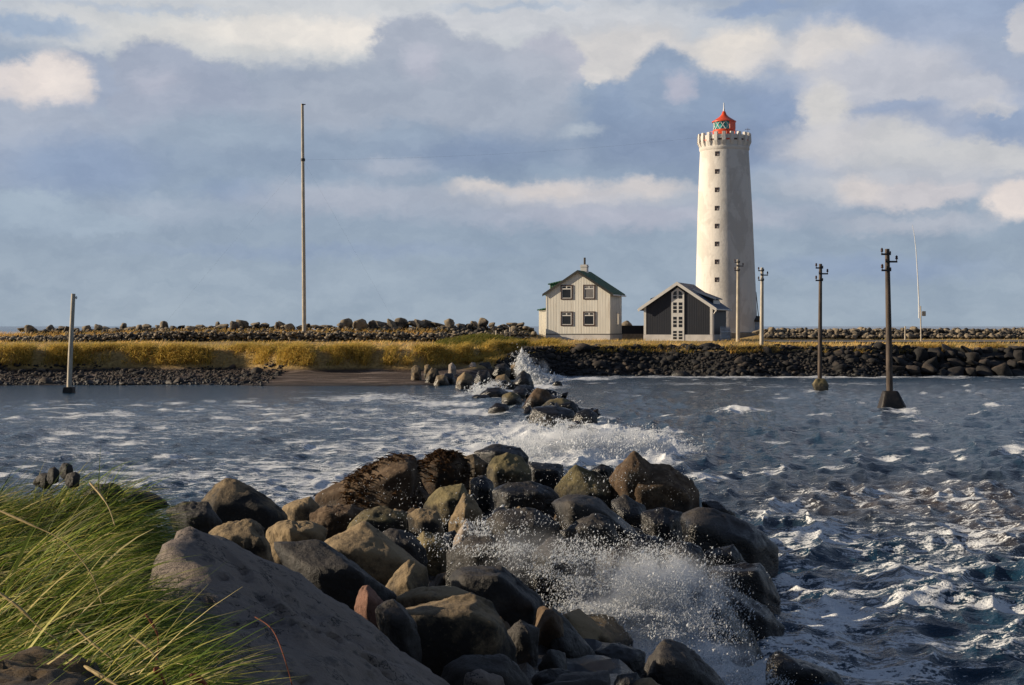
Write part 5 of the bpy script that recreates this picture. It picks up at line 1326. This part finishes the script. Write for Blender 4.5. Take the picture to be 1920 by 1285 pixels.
def bank_grass():
    n = 88000
    Y = 2.9 + 6.9 * RNG.random(n) ** 0.9
    lo = np.maximum(-0.40 * Y - 0.5, -6); e_ = bank_edge(Y) + 0.12
    x = e_ - (e_ - lo) * RNG.random(n) ** 1.15
    z = bank_z(x, Y)
    q = np.stack([x * 1.6, Y * 1.6, 0 * x], 1)
    cl1 = fbm(q, 41, 3); cl2 = fbm(q * 2.3 + 9, 43, 2)
    keep = RNG.random(n) < np.clip(0.68 + 0.9 * cl2, 0.10, 1)
    x, Y, z, cl1, cl2 = x[keep], Y[keep], z[keep], cl1[keep], cl2[keep]; n = len(x)
    d = bank_edge(Y) - x
    azm = -0.45 + 1.15 * cl1 + RNG.normal(0, 0.42, n)
    L = RNG.uniform(0.26, 0.60, n) * (1 + 0.3 * cl1) * (1 - 0.12 * smooth(Y, 7.0, 9.5))
    th0 = np.clip(RNG.normal(1.05, 0.30, n) + 0.25 * cl2, 0.2, 1.5)
    th1 = th0 + RNG.uniform(0.5, 1.3, n) + 0.5 * smooth(d, 0.3, -0.2)
    c = pick(n, [(6, (0.090, 0.140, 0.018)), (5, (0.19, 0.240, 0.034)), (4.0, (0.42, 0.38, 0.10)), (1.8, (0.62, 0.51, 0.23)), (3, (0.05, 0.075, 0.012))])
    c = c * np.clip(1 + 0.75 * cl2 + 0.35 * cl1, 0.4, 1.7)[:, None]
    wd = RNG.uniform(0.005, 0.011, n); wd = np.where(RNG.random(n) < 0.12, wd * 1.7, wd)
    blades('bank_grass', np.stack([x, Y, z - 0.02], 1), azm, L, wd, th0, th1, c, 7,
           label='long wind combed green grass covering the near bank at the left', cat='grass')
bank_grass()
n = 9000
Y = 2.9 + 6.6 * RNG.random(n); e_ = bank_edge(Y) + 0.05; x = e_ - (e_ + np.maximum(0.40 * Y + 0.5, 0)) * RNG.random(n)
ok = fbm(np.stack([x * 2.0, Y * 2.0, 0 * x], 1), 77, 3) > -0.05
x, Y = x[ok], Y[ok]; n = len(x)
blades('dead_grass', np.stack([x, Y, bank_z(x, Y) + RNG.uniform(0.0, 0.14, n)], 1), RNG.normal(-0.5, 0.9, n), RNG.uniform(0.15, 0.40, n), RNG.uniform(0.004, 0.010, n), RNG.uniform(0.9, 1.6, n), RNG.uniform(1.4, 2.3, n),
       pick(n, [(3, (0.55, 0.44, 0.20)), (2, (0.40, 0.32, 0.12)), (1, (0.62, 0.55, 0.32)), (1, (0.22, 0.16, 0.07))]), 6, label='straw coloured dead blades tangled through the green bank grass', cat='grass')
def stalk(pp, Y0, Y1, r, ear, mat, name, label, cat):
    n = len(pp); pts = []
    for i, q in enumerate(pp):
        pts.append(P(q[0], q[1], Y0 + (Y1 - Y0) * i / (n - 1)))
    # smooth through the points
    out = []
    for i in range(n - 1):
        p0, p1, p2, p3 = pts[max(i - 1, 0)], pts[i], pts[i + 1], pts[min(i + 2, n - 1)]
        for k in range(8):
            t = k / 8
            out.append(0.5 * ((2 * p1) + (p2 - p0) * t + (2 * p0 - 5 * p1 + 4 * p2 - p3) * t * t + (3 * p1 - p0 - 3 * p2 + p3) * t ** 3))
    out.append(pts[-1])
    N_ = len(out); rad = []
    for i in range(N_):
        t = i / (N_ - 1)
        if ear and t < ear:
            u = t / ear; rad.append(r * (0.8 + 1.7 * math.sin(math.pi * min(1, u * 0.96 + 0.04)) ** 0.6 * (0.8 + 0.4 * random.random())))
        else: rad.append(r)
    o = MB().tube(out, rad, 7).build(name, mat, None, True)
    tag(o, label, cat, 'dry stalks in the foreground grass')
M['straw'] = simple('straw', (0.40, 0.29, 0.12), 0.7, 0.3, 60)
M['dock'] = simple('dock_stem', (0.22, 0.055, 0.022), 0.7, 0.4, 40)
stalk([(-4, 1110), (34, 1138), (75, 1178), (112, 1206), (140, 1260)], 4.4, 4.3, .0022, .42, M['straw'], 'grass_stalk', 'straw seed stalk at the left edge of the photo above the lichen stone', 'stalk')
stalk([(144, 1179), (172, 1205), (204, 1231), (240, 1262), (262, 1300)], 4.1, 4.0, .0017, .55, M['straw'], 'grass_stalk', 'straw seed stalk right of the lichen stone, leaning across its corner', 'stalk')
stalk([(242, 1190), (280, 1218), (302, 1245), (328, 1300)], 4.1, 4.0, .0017, .6, M['straw'], 'grass_stalk', 'straw seed stalk in front of the dark gap by the grey slab', 'stalk')
stalk([(158, 1249), (190, 1268), (225, 1290), (260, 1325)], 3.6, 3.5, .0022, .6, M['straw'], 'grass_stalk', 'lowest straw seed stalk at the bottom over the lichen stone', 'stalk')
stalk([(0, 958), (60, 985), (120, 1016), (170, 1075), (190, 1130)], 5.5, 5.3, .0022, .3, M['straw'], 'grass_stalk', 'straw stalk at mid left bent across the green blades', 'stalk')
stalk([(168, 905), (190, 930), (205, 955), (215, 985)], 7.8, 7.6, .003, .5, M['straw'], 'grass_stalk', 'straw stalk near the top of the grass below the heap', 'stalk')
stalk([(478, 1157), (509, 1179), (530, 1224), (552, 1300)], 4.3, 4.2, .002, 0, M['dock'], 'dock_stem', 'thin red stem rising across the face of the grey slab', 'stalk')
stalk([(272, 1150), (294, 1186), (296, 1220), (290, 1250)], 4.3, 4.3, .0022, .4, M['dock'], 'dock_stem', 'rusty red stem among the grass left of the grey slab', 'stalk')
stalk([(290, 1252), (305, 1272), (312, 1300)], 3.9, 3.9, .004, .4, M['dock'], 'dock_stem', 'short rusty stem at the bottom beside the straw stalk', 'stalk')
stalk([(355, 1268), (378, 1276), (400, 1300)], 3.9, 3.9, .005, .6, M['dock'], 'dock_stem', 'short rusty stem at the bottom edge below the slab corner', 'stalk')

# ------------------------------------------------------------------ seaweed fringes
def weed_on(prefix, name, label, n, seed):
    rr = np.random.default_rng(seed); roots = []
    for o in list(col.objects):
        if o.get('label', '').startswith(prefix):
            me = o.data; V = np.empty(len(me.vertices) * 3, np.float32); me.vertices.foreach_get('co', V); V = V.reshape(-1, 3)
            Nn = np.empty(len(me.vertices) * 3, np.float32); me.vertices.foreach_get('normal', Nn); Nn = Nn.reshape(-1, 3)
            up = np.where(Nn[:, 2] > -0.1)[0]
            roots.append(V[rr.choice(up, n)] + np.array(o.location))
    roots = np.concatenate(roots); n = len(roots)
    keep = fbm(roots * 2.2, seed, 2) > -0.15
    roots = roots[keep]; n = len(roots)
    c = np.array([0.060, 0.030, 0.011]) * rr.uniform(0.4, 1.7, (n, 1))
    blades(name, roots, rr.uniform(-2.6, -0.3, n), rr.uniform(0.08, 0.24, n), rr.uniform(0.02, 0.045, n), rr.uniform(0.8, 1.4, n), rr.uniform(1.9, 2.8, n), c, 4, label=label, cat='seaweed')
weed_on('rounded boulder with a dark shaggy', 'seaweed_cap', 'dark brown seaweed capping the rounded back boulder', 900, 3)
weed_on('long brown boulder sloping left', 'seaweed_drape', 'brown seaweed draped over the long sloping boulder', 1100, 4)

# ------------------------------------------------------------------ spray
m, N, b, out = new_mat('spray')
b.inputs['Base Color'].default_value = (0.86, 0.88, 0.90, 1); b.inputs['Roughness'].default_value = 0.4
t_ = N.n('ShaderNodeBsdfTranslucent'); t_.inputs['Color'].default_value = (0.9, 0.92, 0.94, 1)
mx = N.n('ShaderNodeMixShader'); mx.inputs[0].default_value = 0.45
N.l(b.outputs[0], mx.inputs[1]); N.l(t_.outputs[0], mx.inputs[2]); N.l(mx.outputs[0], out.inputs['Surface'])
M['spray'] = m
OV = np.array([[1, 0, 0], [-1, 0, 0], [0, 1, 0], [0, -1, 0], [0, 0, 1], [0, 0, -1]], float)
OF = np.array([[0, 2, 4], [2, 1, 4], [1, 3, 4], [3, 0, 4], [2, 0, 5], [1, 2, 5], [3, 1, 5], [0, 3, 5]])
def spray(name, label, jets, seed):
    rr = np.random.default_rng(seed); C, Rr = [], []
    for (px, py, sx, sy, Y, sY, n, rad, cor) in jets:
        n = int(n * 4.2); a = rr.normal(size=n); b_ = rr.normal(size=n)
        x = px + sx * a; y = py + sy * (cor * a + math.sqrt(1 - cor * cor) * b_)
        # clotted: keep droplets where a turbulent field is high
        f = fbm(np.stack([x / sx * 1.6, y / sy * 1.6, 0 * x + seed], 1), seed, 4)
        k = rr.random(n) < np.clip(0.55 + 1.1 * f, 0.05, 1)
        x, y = x[k], y[k]; m_ = len(x)
        Yd = Y + sY * rr.normal(size=m_)
        C.append(np.stack([(x - CX) / F * Yd, Yd, CZ + (HZ - y) / F * Yd], 1))
        Rr.append(rad * 0.32 * np.exp(rr.normal(0, 0.55, m_)))
    C = np.concatenate(C); r = np.concatenate(Rr); n = len(C)
    ok = C[:, 2] > -0.1
    C, r = C[ok], r[ok]; n = len(C)
    A_ = rr.uniform(0, 6.28, n); st = rr.uniform(1.0, 3.6, n)
    V = OV[None] * r[:, None, None] * np.stack([np.ones(n), np.ones(n), st], 1)[:, None, :]
    ca, sa = np.cos(A_)[:, None], np.sin(A_)[:, None]
    til = rr.normal(0.45, 0.35, n)[:, None]
    X = V[..., 0] * np.cos(til) + V[..., 2] * np.sin(til); Z = -V[..., 0] * np.sin(til) + V[..., 2] * np.cos(til)
    X2 = X * ca - V[..., 1] * sa * 0 ; Y2 = V[..., 1]
    V = np.stack([X, Y2, Z], -1) + C[:, None, :]
    Fa = (OF[None] + (np.arange(n) * 6)[:, None, None]).reshape(-1, 3)
    o = np_mesh(name, V.reshape(-1, 3), Fa, M['spray'], True)
    tag(o, label, 'sea spray', None, 'stuff')
spray('spray', 'burst of white droplets thrown up between the near breakwater boulders', [
    (1240, 1105, 55, 36, 15.3, 0.30, 13000, 0.0062, 0.25), (1180, 1158, 75, 20, 15.2, 0.30, 16000, 0.007, 0.1), (1250, 1090, 55, 38, 15.2, 0.3, 2500, 0.007, 0.35),
    (1090, 1075, 95, 38, 15.0, 0.35, 4200, 0.0068, 0.45), (960, 1020, 80, 30, 15.2, 0.5, 2600, 0.0070, 0.5), (1340, 1165, 32, 45, 14.9, 0.3, 1500, 0.0065, 0.5),
    (1290, 1200, 50, 25, 14.6, 0.25, 2500, 0.007, 0.2), (1360, 1262, 60, 22, 13.6, 0.3, 2600, 0.0075, 0.3), (840, 950, 130, 40, 18, 1.0, 380, 0.0055, 0.2), (1120, 900, 90, 22, 22.5, 0.5, 180, 0.006, 0.1),
    (1200, 900, 60, 22, 23, 0.5, 120, 0.006, 0.1)], 3)
spray('spray', 'long white burst of foam behind the near breakwater', [
    (1090, 842, 70, 13, 40, 0.8, 9000, 0.020, 0.1), (1190, 848, 42, 15, 40, 0.6, 6000, 0.020, 0.2), (1030, 835, 50, 16, 40.5, 0.8, 4000, 0.019, -0.2), (1060, 806, 30, 10, 47, 0.6, 1800, 0.022, 0.2),
    (960, 852, 50, 14, 39, 0.8, 2500, 0.018, -0.3), (1225, 840, 22, 14, 40, 0.5, 1800, 0.018, 0.3), (1125, 815, 60, 10, 42, 0.6, 1200, 0.016, 0.2)], 5)
spray('spray', 'white plume bursting over the island end of the far breakwater', [
    (985, 690, 9, 12, 89, 0.5, 1800, 0.042, 0.5), (1003, 703, 13, 9, 89, 0.6, 2400, 0.045, 0.6), (1025, 711, 14, 4, 89, 0.6, 1000, 0.04, 0.2), (980, 680, 5, 8, 89, 0.4, 500, 0.035, 0.2),
    (913, 728, 14, 6, 78, 0.6, 1000, 0.032, -0.2), (905, 738, 16, 4, 75, 0.5, 900, 0.03, 0.1), (1040, 746, 14, 5, 70, 0.5, 900, 0.028, 0.6), (1068, 758, 16, 4, 67, 0.5, 900, 0.028, 0.5), (1055, 790, 16, 7, 55, 0.5, 1000, 0.024, 0.1)], 7)

# fine mist hanging in each burst
def mist(name, label, px, py, Y, rx, rz, ry, dens, nscale, seed):
    m = bpy.data.materials.new(name); m.use_nodes = True; N = NT(m.node_tree)
    out = N.n('ShaderNodeOutputMaterial'); v = N.n('ShaderNodeVolumePrincipled')
    o_ = N.n('ShaderNodeTexCoord').outputs['Object']
    fall = N.ss(N.vmath('LENGTH', o_), 1.0, 0.25)
    nz = N.ss(N.noise(N.mapping(o_, (rx * nscale, ry * nscale, rz * nscale), loc=(seed, 0, 0)), 1.0, 5, 0.6), 0.42, 0.70)
    N.l(N.math('MULTIPLY', N.math('MULTIPLY', fall, nz), dens), v.inputs['Density'])
    v.inputs['Color'].default_value = (0.95, 0.96, 0.97, 1); v.inputs['Anisotropy'].default_value = 0.2
    N.l(v.outputs[0], out.inputs['Volume'])
    V0, F0 = ico(3)
    o = np_mesh(name, V0, F0, m, True, loc=P(px, py, Y)); o.scale = (rx, ry, rz)
    tag(o, label, 'mist', None, 'stuff')
mist('mist', 'soft white mist in the near splash', 1215, 1115, 15.4, 1.05, 0.58, 0.5, 9.0, 2.6, 1.0)
mist('mist', 'soft white mist over the foam behind the near breakwater', 1110, 838, 40, 2.6, 0.62, 1.0, 16.0, 1.9, 4.0)
mist('mist', 'soft white mist in the plume at the island end', 997, 695, 89, 1.3, 0.95, 0.8, 4.0, 1.5, 7.0)
mist('mist', 'thin mist drifting over the middle of the near breakwater', 1010, 1050, 15.2, 1.1, 0.42, 0.5, 1.1, 2.0, 9.0)
mist('mist', 'white spray mist in the surf at the lower right', 1345, 1240, 13.8, 0.5, 0.26, 0.4, 7.0, 4.0, 12.0)
mist('mist', 'dense white foam mist at the foot of the near splash', 1190, 1168, 15.4, 0.95, 0.24, 0.45, 34.0, 4.0, 15.0)
mist('mist', 'bright white mist at the heart of the near splash', 1232, 1100, 15.3, 0.62, 0.42, 0.4, 17.0, 5.5, 17.0)
